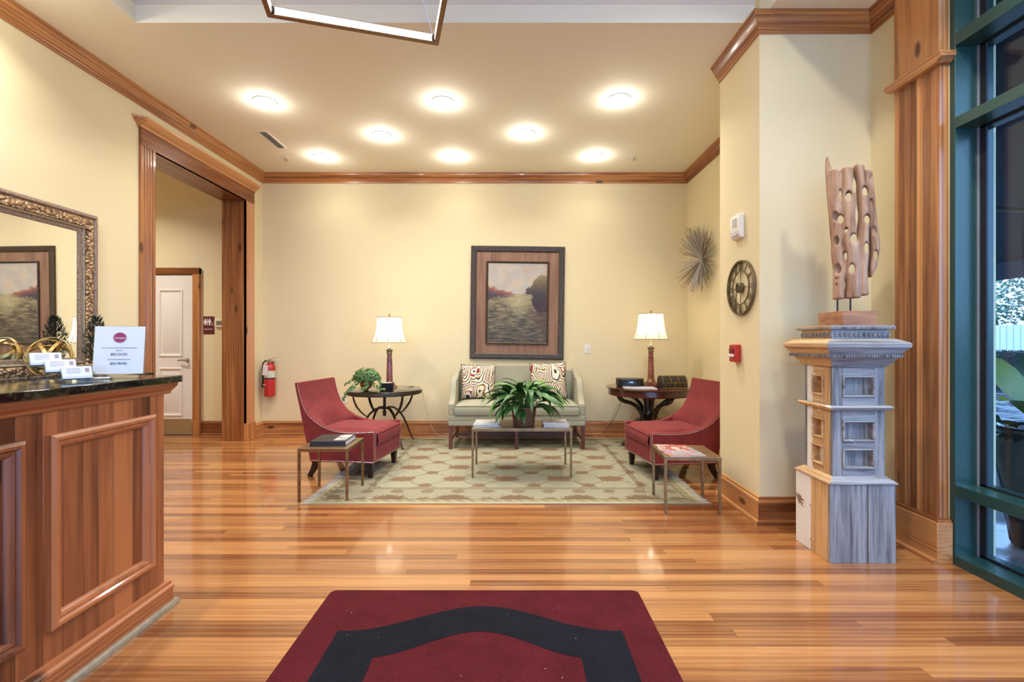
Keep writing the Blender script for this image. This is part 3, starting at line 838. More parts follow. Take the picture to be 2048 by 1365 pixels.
for k in range(4):
    a = R(45 + 90 * k); c, s = math.cos(a), math.sin(a)
    pts = [(0.0, 0.42), (0.06, 0.435), (0.12, 0.425), (0.19, 0.375), (0.25, 0.29), (0.30, 0.19), (0.345, 0.08), (0.375, 0.012), (0.40, 0.006)]
    MB().tube([(p * c, p * s, z + (RUGZ * (1 - z / 0.44) if (c > 0 and z < 0.4) else 0)) for p, z in pts], [1.3, 1.3, 1.2, 1.1, 1.0, 0.85, 0.75, 0.65, 0.8], flat=(0.024, 0.014), up=(-s, c, 0)).build('leg', m_iron, t, bev=0.002)
    pts = [(0.385, H - 0.045), (0.372, 0.54), (0.34, 0.47), (0.29, 0.41), (0.235, 0.36), (0.20, 0.355)]
    MB().tube([(p * c, p * s, z) for p, z in pts], [1.0, 1.2, 1.3, 1.2, 1.0, 0.8], flat=(0.022, 0.010), up=(-s, c, 0)).build('bracket', m_iron, t, bev=0.002)
    MB().at((0.385 * c, 0.385 * s, H - 0.055)).lathe([(0.012, 0), (0.014, 0.006), (0.012, 0.012)], 10).build('bolt', m_iron, t)

# ---- round mahogany table on the right
t = thing('round_pedestal_table', 'round mahogany pedestal table with scrolled black legs under the right lamp', 'side table', (1.586, 5.45, 0.0))
H = 0.675
MB().lathe([(0.47, H - 0.022), (0.484, H - 0.018), (0.486, H - 0.008), (0.478, H)], 72).build('top', m_mahog, t)
MB().lathe([(0.44, H - 0.022), (0.462, H - 0.022), (0.462, H - 0.078), (0.468, H - 0.082), (0.466, H - 0.092), (0.44, H - 0.092)], 72, cap0=False).build('apron', m_mahog, t, fix=True)
MB().lathe([(0.13, 0.16), (0.135, 0.18), (0.085, 0.20), (0.075, 0.24), (0.10, 0.27), (0.105, 0.30), (0.07, 0.33), (0.055, 0.38), (0.06, 0.50), (0.085, 0.56), (0.09, H - 0.09)], 20).build('column', m_ebony, t)
for k in range(4):
    a = R(200 + 90 * k); c, s = math.cos(a), math.sin(a)
    pts = [(0.40, H - 0.10), (0.385, 0.545), (0.33, 0.515), (0.25, 0.495), (0.18, 0.46), (0.12, 0.40), (0.085, 0.33), (0.09, 0.27)]
    MB().tube([(p * c, p * s, z) for p, z in pts], [0.028, 0.026, 0.023, 0.022, 0.023, 0.026, 0.03, 0.03], 10).build('upper_scroll', m_ebony, t)
    pts = [(0.08, 0.24), (0.13, 0.265), (0.19, 0.26), (0.24, 0.22), (0.265, 0.165), (0.258, 0.11), (0.275, 0.065), (0.32, 0.04), (0.355, 0.03)]
    ft = MB().tube([(p * c, p * s, z) for p, z in pts], [0.035, 0.036, 0.034, 0.031, 0.029, 0.029, 0.031, 0.030, 0.022], 10).build('foot', m_ebony, t)
    MB().sphere((0.325 * c, 0.325 * s, 0.028), 0.028, 10, 6, (1.2, 1.2, 1)).build('paw', m_ebony, ft)
    MB().sphere((0.27 * c, 0.27 * s, 0.155), 0.036).build('scroll_knob', m_ebony, ft)

# ---- table lamps
g = G('lamp_shade_silk', C(250, 240, 220), 0.8)
tl = g.n('ShaderNodeBsdfTranslucent'); tl.inputs[0].default_value = C(255, 246, 228)
ms = g.n('ShaderNodeMixShader'); ms.inputs[0].default_value = 0.62
g.nt.links.new(g.b.outputs[0], ms.inputs[1]); g.nt.links.new(tl.outputs[0], ms.inputs[2]); g.nt.links.new(ms.outputs[0], g.out.inputs['Surface'])
m_shade = g.mat
g = G('red_marble', C(120, 58, 46), 0.18, 0, None, 0.3)
vv = g.tc(); nn = g.noise(vv, 22, 6, 0.65, 1.2)
g.base(g.ramp(nn, [(0.3, C(84, 34, 28)), (0.5, C(140, 72, 56)), (0.62, C(168, 104, 84)), (0.72, C(214, 190, 168))]))
m_marble = g.mat
m_lampbrass = plain('lamp_brass', (150, 128, 84), 0.35, 0.9, var=0.2)
m_rib = plain('shade_rib', (116, 104, 84), 0.8)
g = G('bulb_glass', (1, 1, 1, 1), 0.4)
g.b.inputs['Emission Color'].default_value = (1.0, 0.86, 0.66, 1); g.b.inputs['Emission Strength'].default_value = 6.0
m_bulb = g.mat
def lamp(label, loc, dz):
    t = thing('table_lamp', label, 'lamp', loc, 0, 'marble column table lamps')
    z0 = 0.0
    MB().box(-0.075, 0.075, -0.075, 0.075, 0, 0.028).build('base', m_marble, t, bev=0.003)
    MB().box(-0.060, 0.060, -0.060, 0.060, 0.028, 0.048).build('base_step', m_marble, t, bev=0.003)
    MB().lathe([(0.05, 0.048), (0.052, 0.056), (0.044, 0.066), (0.046, 0.074), (0.038, 0.082)], 20).build('collar', m_lampbrass, t)
    MB().lathe([(0.038, 0.082), (0.036, 0.20), (0.031, 0.34), (0.028, 0.40)], 8).build('column', m_marble, t, ang=20)
    MB().lathe([(0.028, 0.40), (0.032, 0.405), (0.030, 0.43), (0.040, 0.442), (0.040, 0.452), (0.030, 0.454)], 20).build('capital', m_lampbrass, t)
    MB().lathe([(0.012, 0.454), (0.02, 0.462), (0.022, 0.475), (0.014, 0.49), (0.010, 0.52), (0.010, 0.56)], 14).build('socket', plain('cream_socket', (226, 214, 186), 0.4), t)
    zb, zt = dz, dz + 0.295
    def rad(k): return 0.142 + 0.057 * (1 - k) ** 2.5
    n = 12
    sh = MB().lathe([(rad(i / n), zb + (zt - zb) * i / n) for i in range(n + 1)], 48, cap0=False, cap1=False).build('shade', m_shade, t)
    for q in range(8):
        a = 2 * PI * (q + 0.25) / 8
        MB().tube([((rad(i / n) + 0.0008) * math.cos(a), (rad(i / n) + 0.0008) * math.sin(a), zb + (zt - zb) * i / n) for i in range(n + 1)], 0.0026, 5).build('rib', m_rib, sh)
    for k in (0, 1):
        z = zb if k == 0 else zt
        MB().tube([((rad(k) + 0.0005) * math.cos(a * PI / 24), (rad(k) + 0.0005) * math.sin(a * PI / 24), z) for a in range(48)], 0.003, 6, closed=True).build('trim_band', m_rib, sh)
    MB().tube([(0, 0, 0.56), (-0.055, 0, 0.62), (-0.06, 0, zt - 0.06), (0, 0, zt)], 0.0018, 5).build('harp', m_lampbrass, t)
    MB().tube([(0, 0, 0.56), (0.055, 0, 0.62), (0.06, 0, zt - 0.06), (0, 0, zt)], 0.0018, 5).build('harp', m_lampbrass, t)
    mb = MB()
    for q in range(3):
        a = q * 2 * PI / 3; mb.tube([(0, 0, zt), (0.146 * math.cos(a), 0.146 * math.sin(a), zt)], 0.0016, 5)
    mb.build('spider', m_lampbrass, sh)
    MB().lathe([(0.004, zt), (0.004, zt + 0.012), (0.011, zt + 0.022), (0.012, zt + 0.032), (0.004, zt + 0.044)], 12).build('finial', m_lampbrass, t)
    MB().lathe([(0.012, 0.56), (0.014, 0.575), (0.030, 0.62), (0.030, 0.645), (0.016, 0.665), (0.002, 0.67)], 16).build('bulb', m_bulb, t)
    l = bpy.data.lights.new('lamp_bulb', 'POINT'); l.energy = LAMP_W; l.color = WARM; l.shadow_soft_size = 0.05
    o = bpy.data.objects.new('lamp_bulb', l); COL.objects.link(o); o.parent = t; o.location = (0, 0, zb + 0.17)
    bpy.data.objects['bulb'] if False else None
    return t
lamp('lit table lamp with red marble column beside the ivy plant', (-1.434, 5.50, 0.646), 0.535)
lamp('lit table lamp with red marble column beside the domed trunk', (1.617, 5.47, 0.675), 0.545)

# ---- reception desk
t = thing('reception_desk', 'pine panelled reception desk in the left foreground', 'reception desk', (-1.57, 2.12, 0.0))
LY = -1.75
box(-0.30, -0.02, LY, 0.0, 0.0, 0.985).build('carcass', desk['Z'], t)
yy = -0.0
ws = [0.065, 0.075, 0.072, 0.056, 0.05, 0.062, 0.058, 0.07, 0.05, 0.09, 0.085, 0.075, 0.075, 0.065, 0.06, 0.08, 0.085, 0.075, 0.09, 0.1, 0.11, 0.1, 0.1, 0.1]
pal = None
i = 0
while yy > LY + 0.01:
    w_ = ws[i % len(ws)] * 1.25; i += 1
    e = max(LY, yy - w_)
    box(-0.02, 0.0, e + 0.0005, yy - 0.0003, 0.02, 0.985).build('board', desk['Z'], t, bev=0.0006, seg=1)
    yy = e
pf = [(0.0, 0.0), (0.0, 0.022), (0.010, 0.030), (0.020, 0.028), (0.026, 0.018), (0.032, 0.020), (0.040, 0.016), (0.046, 0.010), (0.050, 0.0)]
for y0 in (1.58, 1.033, 0.486):
    # local x of the frame plane = world y, facing +x
    mb = MB(); mb.M = Matrix(((0, -1, 0, 0), (1, 0, 0, 0), (0, 0, 1, 0), (0, 0, 0, 1)))
    mb.loop_frame(y0 - 2.12, 0.22, y0 + 0.464 - 2.12, 0.882, pf)
    mb.build('panel_frame', desk['Z'], t, fix=True, ang=25)
bprof = [(0, 0), (0.024, 0), (0.024, 0.075), (0.030, 0.080), (0.028, 0.090), (0.018, 0.096), (0.014, 0.108), (0, 0.112)]
MB().prism([(d, z) for d, z in bprof], LY, 0.024, 'Y').build('base_moulding', desk['Y'], t, fix=True, ang=25)
MB().prism([(d, z) for d, z in [(0.024, 0), (0.044, 0), (0.044, 0.008), (0.038, 0.018), (0.026, 0.024), (0.024, 0.024)]], LY, 0.042, 'Y').build('shoe_moulding', plain('worn_shoe', (150, 132, 104), 0.35, var=0.2), t, fix=True)
cprof = [(-0.02, 0.96), (0.004, 0.96), (0.008, 0.972), (0.022, 0.984), (0.036, 0.998), (0.040, 1.012), (-0.02, 1.012)]
MB().prism(cprof, LY, 0.036, 'Y').build('cornice', desk['Y'], t, fix=True, ang=25)
box(-0.30, -0.02, 0.0, 0.02, 0.02, 0.985).build('end_panel', desk['Z'], t)

g = G('dark_granite', C(20, 20, 17), 0.07, 0, None, 0.0)
vv = g.tc()
f = g.noise(vv, 38, 6, 0.7); f2 = g.vor(vv, 90)
g.base(g.mix(g.m('MULTIPLY', g.step(f, 0.5, 0.72), 0.8), C(16, 16, 14), C(92, 84, 56)))
m_granite = g.mat
o = MB().box(-0.175, 0.175, -0.91, 0.91, 0, 0.031).build('countertop', m_granite, bev=0.004, loc=(-1.695, 1.26, 1.0122))
tag(o, 'dark speckled granite top of the reception desk', 'countertop')

# ---- back counter under the mirror
t = thing('back_counter', 'low cabinet behind the reception desk, under the mirror', 'cabinet', (-2.94, 2.3, 0.0))
box(-0.18, 0.18, -1.3, 1.25, 0.0, 0.93).build('carcass', desk['Z'], t)
for k in range(4):
    y0 = -1.28 + k * 0.635
    dd = box(0.18, 0.20, y0, y0 + 0.62, 0.10, 0.91).build('door', desk['Z'], t, bev=0.003)
    MB().sphere((0.215, y0 + 0.57, 0.6), 0.014).build('knob', m_brass, dd)
o = MB().box(-0.195, 0.215, -1.32, 1.28, 0, 0.031).build('back_countertop', plain('black_stone', (16, 16, 18), 0.12), bev=0.003, loc=(-2.94, 2.3, 0.9305))
tag(o, 'black stone top under the carved mirror', 'countertop')

# ---- carved mirror
t = thing('mirror', 'large mirror in an ornate carved bronze frame on the left wall', 'mirror', (XL, 0.0, 0.0))
def on_left(): # local x->world y, facing +x
    mb = MB(); mb.M = Matrix(((0, -1, 0, 0), (1, 0, 0, 0), (0, 0, 1, 0), (0, 0, 0, 1))); return mb
g = G('carved_bronze', C(150, 118, 78), 0.5, 0.3)
vv = g.tc()
lf = g.vor(g.vadd(vv, g.vscale(g.noise(vv, 16, 2, 0.5, 0, True), 0.05)), 42)
nz = g.noise(vv, 60, 4, 0.6)
g.base(g.ramp(g.m('ADD', g.m('MULTIPLY', lf, 0.9), g.m('MULTIPLY', nz, 0.35)), [(0.25, C(224, 192, 146)), (0.6, C(178, 142, 102)), (0.95, C(92, 70, 54))]))
g.bump(g.m('SUBTRACT', 1.0, lf), 1.0, 0.02)
m_carve = g.mat
m_edge = plain('dark_silver_edge', (146, 124, 106), 0.5, 0.2, var=0.5, scale=90, bump=0.6)
MY0, MY1, MZ0, MZ1 = 1.75, 3.594, 0.93, 2.152
on_left().loop_frame(MY0, MZ0, MY1, MZ1, [(0, 0), (0, 0.030), (0.012, 0.044), (0.026, 0.046), (0.036, 0.036), (0.036, 0)]).build('outer_moulding', m_edge, t, fix=True)
on_left().loop_frame(MY0 + 0.036, MZ0 + 0.036, MY1 - 0.036, MZ1 - 0.036, [(0, 0), (0, 0.034), (0.018, 0.044), (0.04, 0.046), (0.062, 0.036), (0.066, 0.030), (0.066, 0)]).build('carved_band', m_carve, t, fix=True)
on_left().loop_frame(MY0 + 0.102, MZ0 + 0.102, MY1 - 0.102, MZ1 - 0.102, [(0, 0), (0, 0.028), (0.008, 0.034), (0.016, 0.030), (0.020, 0.024), (0.036, 0.022), (0.046, 0.016), (0.050, 0)]).build('inner_moulding', m_edge, t, fix=True)
mb = on_left(); ii = 0.112
bd = []
y = MY0 + ii
while y < MY1 - ii:
    bd += [(y, MZ0 + ii), (y, MZ1 - ii)]; y += 0.014
z = MZ0 + ii
while z < MZ1 - ii:
    bd += [(MY0 + ii, z), (MY1 - ii, z)]; z += 0.014
for (a, b) in bd:
    mb.add([(a - .005, -.032, b - .005), (a + .005, -.032, b - .005), (a + .005, -.032, b + .005), (a - .005, -.032, b + .005), (a, -.039, b)], [(0, 1, 4), (1, 2, 4), (2, 3, 4), (3, 0, 4)])
bo = mb.build('beading', m_gold, t); bo['kind'] = 'stuff'
g = G('silvered_glass', (0.95, 0.94, 0.9, 1), 0.0, 1.0); m_mirror = g.mat
on_left().box(MY0 + 0.14, MY1 - 0.14, -0.012, -0.006, MZ0 + 0.14, MZ1 - 0.14).build('glass', m_mirror, t, smooth=False)

# ---- painting
t = thing('framed_painting', 'framed riverside landscape painting above the settee', 'painting', (0.068, YB, 1.69), 0)
t.rotation_euler = (0, R(0.8), 0)
g = G('dark_ribbed_frame', C(52, 44, 36), 0.4, 0.2)
vv = g.tc(); ff = g.noise(g.map(vv, (60, 60, 60)), 1.0, 4, 0.6)
g.base(g.ramp(ff, [(0.35, C(40, 32, 24)), (0.7, C(98, 80, 58))])); g.bump(ff, 0.4, 0.004)
m_pframe = g.mat
w2, h2 = 0.598, 0.722
MB().loop_frame(-w2, -h2, w2, h2, [(0, 0), (0, 0.030), (0.012, 0.038), (0.055, 0.032), (0.070, 0.022), (0.074, 0.020), (0.074, 0)]).build('frame', m_pframe, t, fix=True)
g = G('brown_mat_board', C(140, 104, 80), 0.6)
g.base(g.ramp(g.noise(g.map(g.tc(), (14, 14, 1.5)), 1, 3), [(0.3, C(120, 86, 66)), (0.7, C(154, 116, 90))]))
MB().box(-w2 + 0.07, w2 - 0.07, -0.014, -0.002, -h2 + 0.07, h2 - 0.07).build('mat_board', g.mat, t)
aw, ah = 0.378, 0.505
MB().loop_frame(-aw - 0.024, -ah - 0.024, aw + 0.024, ah + 0.024, [(0, 0.014), (0, 0.034), (0.008, 0.038), (0.018, 0.030), (0.026, 0.022), (0.026, 0.014)]).build('inner_frame', m_pframe, t, fix=True)
g = G('oil_landscape', C(150, 130, 90), 0.5)
vv = g.tc(); xyz = g.sep(vv)
u = g.m('ADD', g.m('DIVIDE', xyz[0], 2 * aw), 0.5); v_ = g.m('ADD', g.m('DIVIDE', xyz[2], 2 * ah), 0.5)
wn = g.m('SUBTRACT', g.noise(vv, 14, 4, 0.6), 0.5); wf = g.m('SUBTRACT', g.noise(vv, 45, 3, 0.6), 0.5)
un = g.m('ADD', u, g.m('ADD', g.m('MULTIPLY', wn, 0.14), g.m('MULTIPLY', wf, 0.13))); vn = g.m('ADD', v_, g.m('ADD', g.m('MULTIPLY', wn, 0.08), g.m('MULTIPLY', wf, 0.09)))
sky = g.ramp(g.m('ADD', g.noise(vv, 6, 4, 0.6), g.m('MULTIPLY', v_, 0.1)), [(0.35, C(186, 164, 132)), (0.5, C(190, 172, 150)), (0.62, C(172, 168, 160)), (0.75, C(182, 154, 134))])
strk = g.noise(g.map(vv, (8, 1, 38)), 1.0, 4, 0.6, 0.4)
wat = g.ramp(g.m('ADD', strk, g.m('MULTIPLY', g.m('SUBTRACT', v_, 0.35), 0.35)), [(0.30, C(58, 52, 46)), (0.46, C(96, 86, 66)), (0.56, C(120, 108, 80)), (0.70, C(156, 140, 108))])
glow = g.m('MULTIPLY', g.m('SUBTRACT', 1.0, g.step(g.m('ADD', g.m('ABSOLUTE', g.m('SUBTRACT', un, 0.52)), g.m('MULTIPLY', g.m('ABSOLUTE', g.m('SUBTRACT', vn, 0.52)), 1.3)), 0.05, 0.34)), 0.6)
wat = g.mix(glow, wat, C(188, 178, 134))
col = g.mix(g.step(vn, 0.600, 0.612), wat, sky)
# left heath bank
bank_top = g.m('SUBTRACT', 0.715, g.m('MULTIPLY', u, 0.20)); bank_bot = g.m('ADD', 0.52, g.m('MULTIPLY', u, 0.16))
inb = g.m('MULTIPLY', g.step(g.m('SUBTRACT', bank_top, vn), 0.0, 0.015), g.step(g.m('SUBTRACT', vn, bank_bot), 0.0, 0.03))
inb = g.m('MULTIPLY', inb, g.m('SUBTRACT', 1.0, g.step(u, 0.5, 0.56)))
bankc = g.ramp(g.m('ADD', g.m('SUBTRACT', bank_top, vn), g.m('MULTIPLY', wf, 0.12)), [(0.0, C(160, 104, 86)), (0.05, C(118, 72, 68)), (0.10, C(66, 60, 70)), (0.2, C(62, 54, 52))])
col = g.mix(inb, col, bankc)
# right dark tree
def blob(cx, cz, rx, rz):
    a = g.m('DIVIDE', g.m('SUBTRACT', un, cx), rx); b = g.m('DIVIDE', g.m('SUBTRACT', vn, cz), rz)
    return g.m('SUBTRACT', 1.0, g.step(g.m('SQRT', g.m('ADD', g.m('MULTIPLY', a, a), g.m('MULTIPLY', b, b))), 0.92, 1.05))
tree = g.m('MAXIMUM', blob(0.95, 0.66, 0.22, 0.20), blob(0.92, 0.54, 0.18, 0.17))
tree = g.m('MAXIMUM', tree, blob(0.72, 0.645, 0.09, 0.055))
treec = g.ramp(g.m('ADD', v_, g.m('MULTIPLY', wf, 0.25)), [(0.45, C(44, 34, 40)), (0.62, C(58, 50, 48)), (0.75, C(104, 88, 58)), (0.85, C(140, 122, 84))])
col = g.mix(tree, col, treec)
refl = g.m('MULTIPLY', g.m('SUBTRACT', 1.0, g.step(g.m('ADD', g.m('SUBTRACT', 0.98, un), g.m('ABSOLUTE', g.m('SUBTRACT', vn, 0.34))), 0.12, 0.36)), 0.6)
col = g.mix(refl, col, C(74, 46, 40))
g.base(col); g.bump(strk, 0.2, 0.003)
MB().box(-aw - 0.002, aw + 0.002, -0.020, -0.013, -ah - 0.002, ah + 0.002).build('canvas', g.mat, t)['label'] = 'oil landscape of a river between a heath bank and a dark tree'

# ================================================================== RUGS
RX0, RX1, RY0, RY1 = -1.49, 1.40, 3.45, 5.78
g = G('floral_rug', C(196, 190, 156), 0.95)
vv = g.tc(); xyz = g.sep(vv)
RXH, RYH = (RX1 - RX0) / 2, (RY1 - RY0) / 2
wob = g.m('SUBTRACT', g.noise(vv, 55, 2, 0.6), 0.5); wob2 = g.m('SUBTRACT', g.noise(vv, 7, 2, 0.5), 0.5)
X, Y = xyz[0], xyz[1]
def motif(px, py, ox, oy, rx, ry, jag=0.9, shift=0.0):
    """ragged rosettes on a lattice"""
    fv = g.m('ADD', g.m('DIVIDE', Y, py), oy)
    fu = g.m('ADD', g.m('DIVIDE', X, px), ox)
    if shift: fu = g.m('ADD', fu, g.m('MULTIPLY', g.m('MODULO', g.m('FLOOR', g.m('ADD', fv, 50)), 2.0), shift))
    a = g.m('DIVIDE', g.m('MULTIPLY', g.m('SUBTRACT', g.m('FRACT', g.m('ADD', fu, 50)), 0.5), px), rx)
    b = g.m('DIVIDE', g.m('MULTIPLY', g.m('SUBTRACT', g.m('FRACT', g.m('ADD', fv, 50)), 0.5), py), ry)
    d = g.m('SQRT', g.m('ADD', g.m('MULTIPLY', a, a), g.m('MULTIPLY', b, b)))
    d = g.m('ADD', d, g.m('MULTIPLY', wob, jag))
    return g.m('SUBTRACT', 1.0, g.step(d, 0.95, 1.05))
ax, ay = g.m('ABSOLUTE', X), g.m('ABSOLUTE', Y)
edge = g.m('MINIMUM', g.m('SUBTRACT', RXH, ax), g.m('SUBTRACT', RYH, ay))   # distance from the rim
big = motif(0.45, 0.37, 0.5, 0.0, 0.105, 0.072, 1.7)
small = motif(0.45, 0.37, 0.0, 0.5, 0.055, 0.05, 1.4)
u_ = g.m('ADD', g.m('DIVIDE', X, 0.45), g.m('MULTIPLY', wob2, 0.35)); v_ = g.m('ADD', g.m('DIVIDE', Y, 0.37), g.m('MULTIPLY', wob2, 0.35))
def line(e, w): return g.m('SUBTRACT', 1.0, g.step(g.m('ABSOLUTE', g.m('SUBTRACT', g.m('FRACT', g.m('ADD', e, 50)), 0.5)), w, w + 0.02))
vines = g.m('MAXIMUM', line(g.m('ADD', u_, v_), 0.018), line(g.m('SUBTRACT', u_, v_), 0.018))
field = g.mix(g.m('MULTIPLY', vines, 0.75), C(170, 166, 138), C(124, 108, 80))
field = g.mix(g.m('MAXIMUM', big, small), field, C(136, 106, 78))
bbig = motif(0.48, 0.36, 0.35, 0.47, 0.13, 0.085, 1.6)
bsm = motif(0.24, 0.18, 0.1, 0.45, 0.05, 0.045, 1.6)
bord = g.mix(g.m('MAXIMUM', g.m('MULTIPLY', bsm, 0.7), bbig), C(164, 158, 130), C(122, 96, 70))
guard = g.mix(line(g.m('MULTIPLY', g.m('ADD', X, Y), 11.0), 0.22), C(150, 138, 102), C(172, 162, 124))
col = g.mix(g.step(edge, 0.352, 0.356), bord, field)
ln1 = g.m('SUBTRACT', 1.0, g.step(g.m('ABSOLUTE', g.m('SUBTRACT', edge, 0.36)), 0.005, 0.009))
ln2 = g.m('SUBTRACT', 1.0, g.step(g.m('ABSOLUTE', g.m('SUBTRACT', edge, 0.335)), 0.006, 0.010))
ln3 = g.m('SUBTRACT', 1.0, g.step(g.m('ABSOLUTE', g.m('SUBTRACT', edge, 0.085)), 0.004, 0.008))
col = g.mix(g.m('SUBTRACT', 1.0, g.step(edge, 0.08, 0.083)), col, guard)
col = g.mix(g.m('SUBTRACT', 1.0, g.step(edge, 0.028, 0.031)), col, C(186, 178, 140))
col = g.mix(g.m('MULTIPLY', g.m('MAXIMUM', ln1, g.m('MAXIMUM', ln2, ln3)), 0.75), col, C(112, 94, 66))
wv = g.noise(vv, 260, 2, 0.6)
col = g.mix(g.m('MULTIPLY', wv, 0.35), col, C(96, 84, 62))
g.base(col); g.bump(wv, 0.5, 0.004)
t = thing('area_rug', 'sage and brown floral wool rug with fringed ends under the seating', 'rug', ((RX0 + RX1) / 2, (RY0 + RY1) / 2, 0))
box(-RXH, RXH, -RYH, RYH, 0.0005, RUGZ).build('pile', g.mat, t, bev=0.002)
mb = MB()
for s in (-1, 1):
    y = -RYH + 0.004
    while y < RYH:
        l = rnd.uniform(0.045, 0.075); j = rnd.uniform(-0.02, 0.02); r_ = rnd.uniform(0.0016, 0.0026)
        mb.tube([(s * RXH, y, 0.005), (s * (RXH + l * 0.5), y + j * 0.4, 0.005 + rnd.uniform(0, .0015)), (s * (RXH + l), y + j, 0.003)], [r_, r_ * 1.2, r_ * 0.8], 4)
        y += 0.0075
fo = mb.build('fringe', plain('fringe_wool', (206, 198, 178), 0.95), t); fo['kind'] = 'stuff'; fo['label'] = 'pale knotted fringe'

# entrance mat
t = thing('entrance_mat', 'burgundy entrance mat with a black emblem outline', 'mat', (-0.131, 1.2, 0))
def rrect(x0, x1, y0, y1, r_):
    p = []
    for cx, cy, a0 in ((x1 - r_, y1 - r_, 0), (x0 + r_, y1 - r_, 90), (x0 + r_, y0 + r_, 180), (x1 - r_, y0 + r_, 270)):
        for k in range(5): p.append((cx + r_ * math.cos(R(a0 + k * 22.5)), cy + r_ * math.sin(R(a0 + k * 22.5))))
    return p
def pile_mat(name, a, b):
    g = G(name, C(*a), 0.95)
    vv = g.tc(); f1 = g.noise(vv, 180, 3, 0.7); f2 = g.noise(vv, 7, 3, 0.6)
    g.base(g.ramp(g.m('ADD', g.m('MULTIPLY', f1, 0.7), g.m('MULTIPLY', f2, 0.3)), [(0.32, C(*b)), (0.66, C(*a))]))
    g.bump(f1, 1.0, 0.006); g.b.inputs['Specular IOR Level'].default_value = 0.15
    return g.mat
m_burg = pile_mat('burgundy_pile', (108, 34, 38), (62, 14, 18)); m_blk = pile_mat('black_pile', (36, 36, 44), (10, 10, 14))
MB().prism(rrect(-0.73, 0.73, -1.05, 1.045, 0.03), 0.0008, 0.010, 'Z').build('mat_pile', m_burg, t, bev=0.002)
def arch(base, rise, hw, xs): return [(x, base + rise * 0.5 * (1 + math.cos(PI * max(-1, min(1, x / hw))))) for x in xs]
n = 40
xo = [-0.583 + 1.166 * i / n for i in range(n + 1)]; xi = [-0.392 + 0.784 * i / n for i in range(n + 1)]
outer = arch(0.728, 0.178, 0.55, xo); inner = arch(0.562, 0.161, 0.43, xi)
inner = [(x, y if abs(x) < 0.391 else y) for x, y in inner]
mb = MB()
def ring(zz):
    return [(x, y, zz) for x, y in outer] + [(x, y, zz) for x, y in inner] + [(-x, -y, zz) for x, y in outer] + [(-x, -y, zz) for x, y in inner]
N1 = n + 1
fs = [(k, N1 + k, N1 + k + 1, k + 1) for k in range(n)] + [(2 * N1 + k, 3 * N1 + k, 3 * N1 + k + 1, 2 * N1 + k + 1) for k in range(n)]
fs += [(N1 - 1, 2 * N1 - 1, 3 * N1, 2 * N1), (0, 3 * N1 - 1, 4 * N1 - 1, N1)]
mb.add(ring(0.0112), fs)
k4 = 4 * N1
mb.add(ring(0.009), [])
mb.f += [(a, a + 1, k4 + a + 1, k4 + a) for blk in range(4) for a in range(blk * N1, blk * N1 + n)]
mb.f += [(a, b, k4 + b, k4 + a) for a, b in ((0, 3 * N1 - 1), (N1, 4 * N1 - 1), (N1 - 1, 2 * N1), (2 * N1 - 1, 3 * N1))]
mb.build('emblem', m_blk, t, fix=True, smooth=False)['label'] = 'black shield-shaped outline'
mb = MB()
for k in range(12):
    x, y = rnd.uniform(-0.6, 0.6), rnd.uniform(0.4, 0.95); q = rnd.uniform(0.0008, 0.0018)
    mb.box(x - q, x + q, y - q, y + q, 0.0112, 0.0112 + q)
lo = mb.build('lint', plain('lint_specks', (190, 180, 170), 0.9), t, smooth=False); lo['kind'] = 'stuff'

# ================================================================== PEDESTAL + DRIFTWOOD
def weather(name, base, dark, paint, amount, seed, axis='Z'):
    """old timber with flaking paint"""
    g = G(name, C(*base), 0.75)
    vv = g.vadd(g.tc(), (seed, seed * 1.7, seed * 0.6))
    s1 = [40, 40, 40]; s1['XYZ'.index(axis)] = 2.0
    gr = g.noise(g.map(vv, s1), 1.0, 4, 0.65, 0.5)
    wood_c = g.ramp(gr, [(0.3, C(*dark)), (0.55, C(*base)), (0.75, C(*[min(255, c * 1.12) for c in base]))])
    pt = g.noise(vv, 6.0, 6, 0.62, 0.3); fl = g.noise(vv, 45, 4, 0.6)
    mask = g.step(g.m('ADD', pt, g.m('MULTIPLY', g.m('SUBTRACT', fl, 0.5), 0.28)), 1 - amount - 0.012, 1 - amount + 0.012)
    g.base(g.mix(mask, wood_c, C(*paint)))
    g.bump(g.m('ADD', gr, g.m('MULTIPLY', mask, 0.8)), 0.35, 0.004)
    return g.mat
BASEW = (196, 184, 168)
m_wgrey = weather('weathered_timber_daylit', (154, 150, 147), (84, 80, 78), (176, 173, 170), 0.30, 3.1)  # front faces: cool daylight put into the old timber's colour
m_wgrey_x = weather('weathered_rail_daylit', (162, 158, 155), (96, 92, 90), (184, 181, 178), 0.34, 5.3, 'X')
m_wtan = weather('weathered_timber_warmlit', (206, 164, 112), (166, 120, 74), (232, 226, 212), 0.30, 7.7)  # left faces: same timber, warm room light put into the colour
m_wtan_y = weather('weathered_rail_warmlit', (210, 172, 122), (170, 126, 80), (234, 228, 214), 0.34, 1.9, 'Y')
m_wwhite = weather('flaking_white_paint', (150, 124, 96), (96, 76, 58), (232, 228, 220), 0.60, 2.2)
PX0, PX1, PY0, PY1 = 1.715, 2.069, 2.532, 2.84
pc = ((PX0 + PX1) / 2, (PY0 + PY1) / 2)
hw, hd = (PX1 - PX0) / 2, (PY1 - PY0) / 2
t = thing('salvaged_pedestal', 'tall salvaged wooden pedestal with panelled sides and flaking paint', 'pedestal', (pc[0], pc[1], 0))
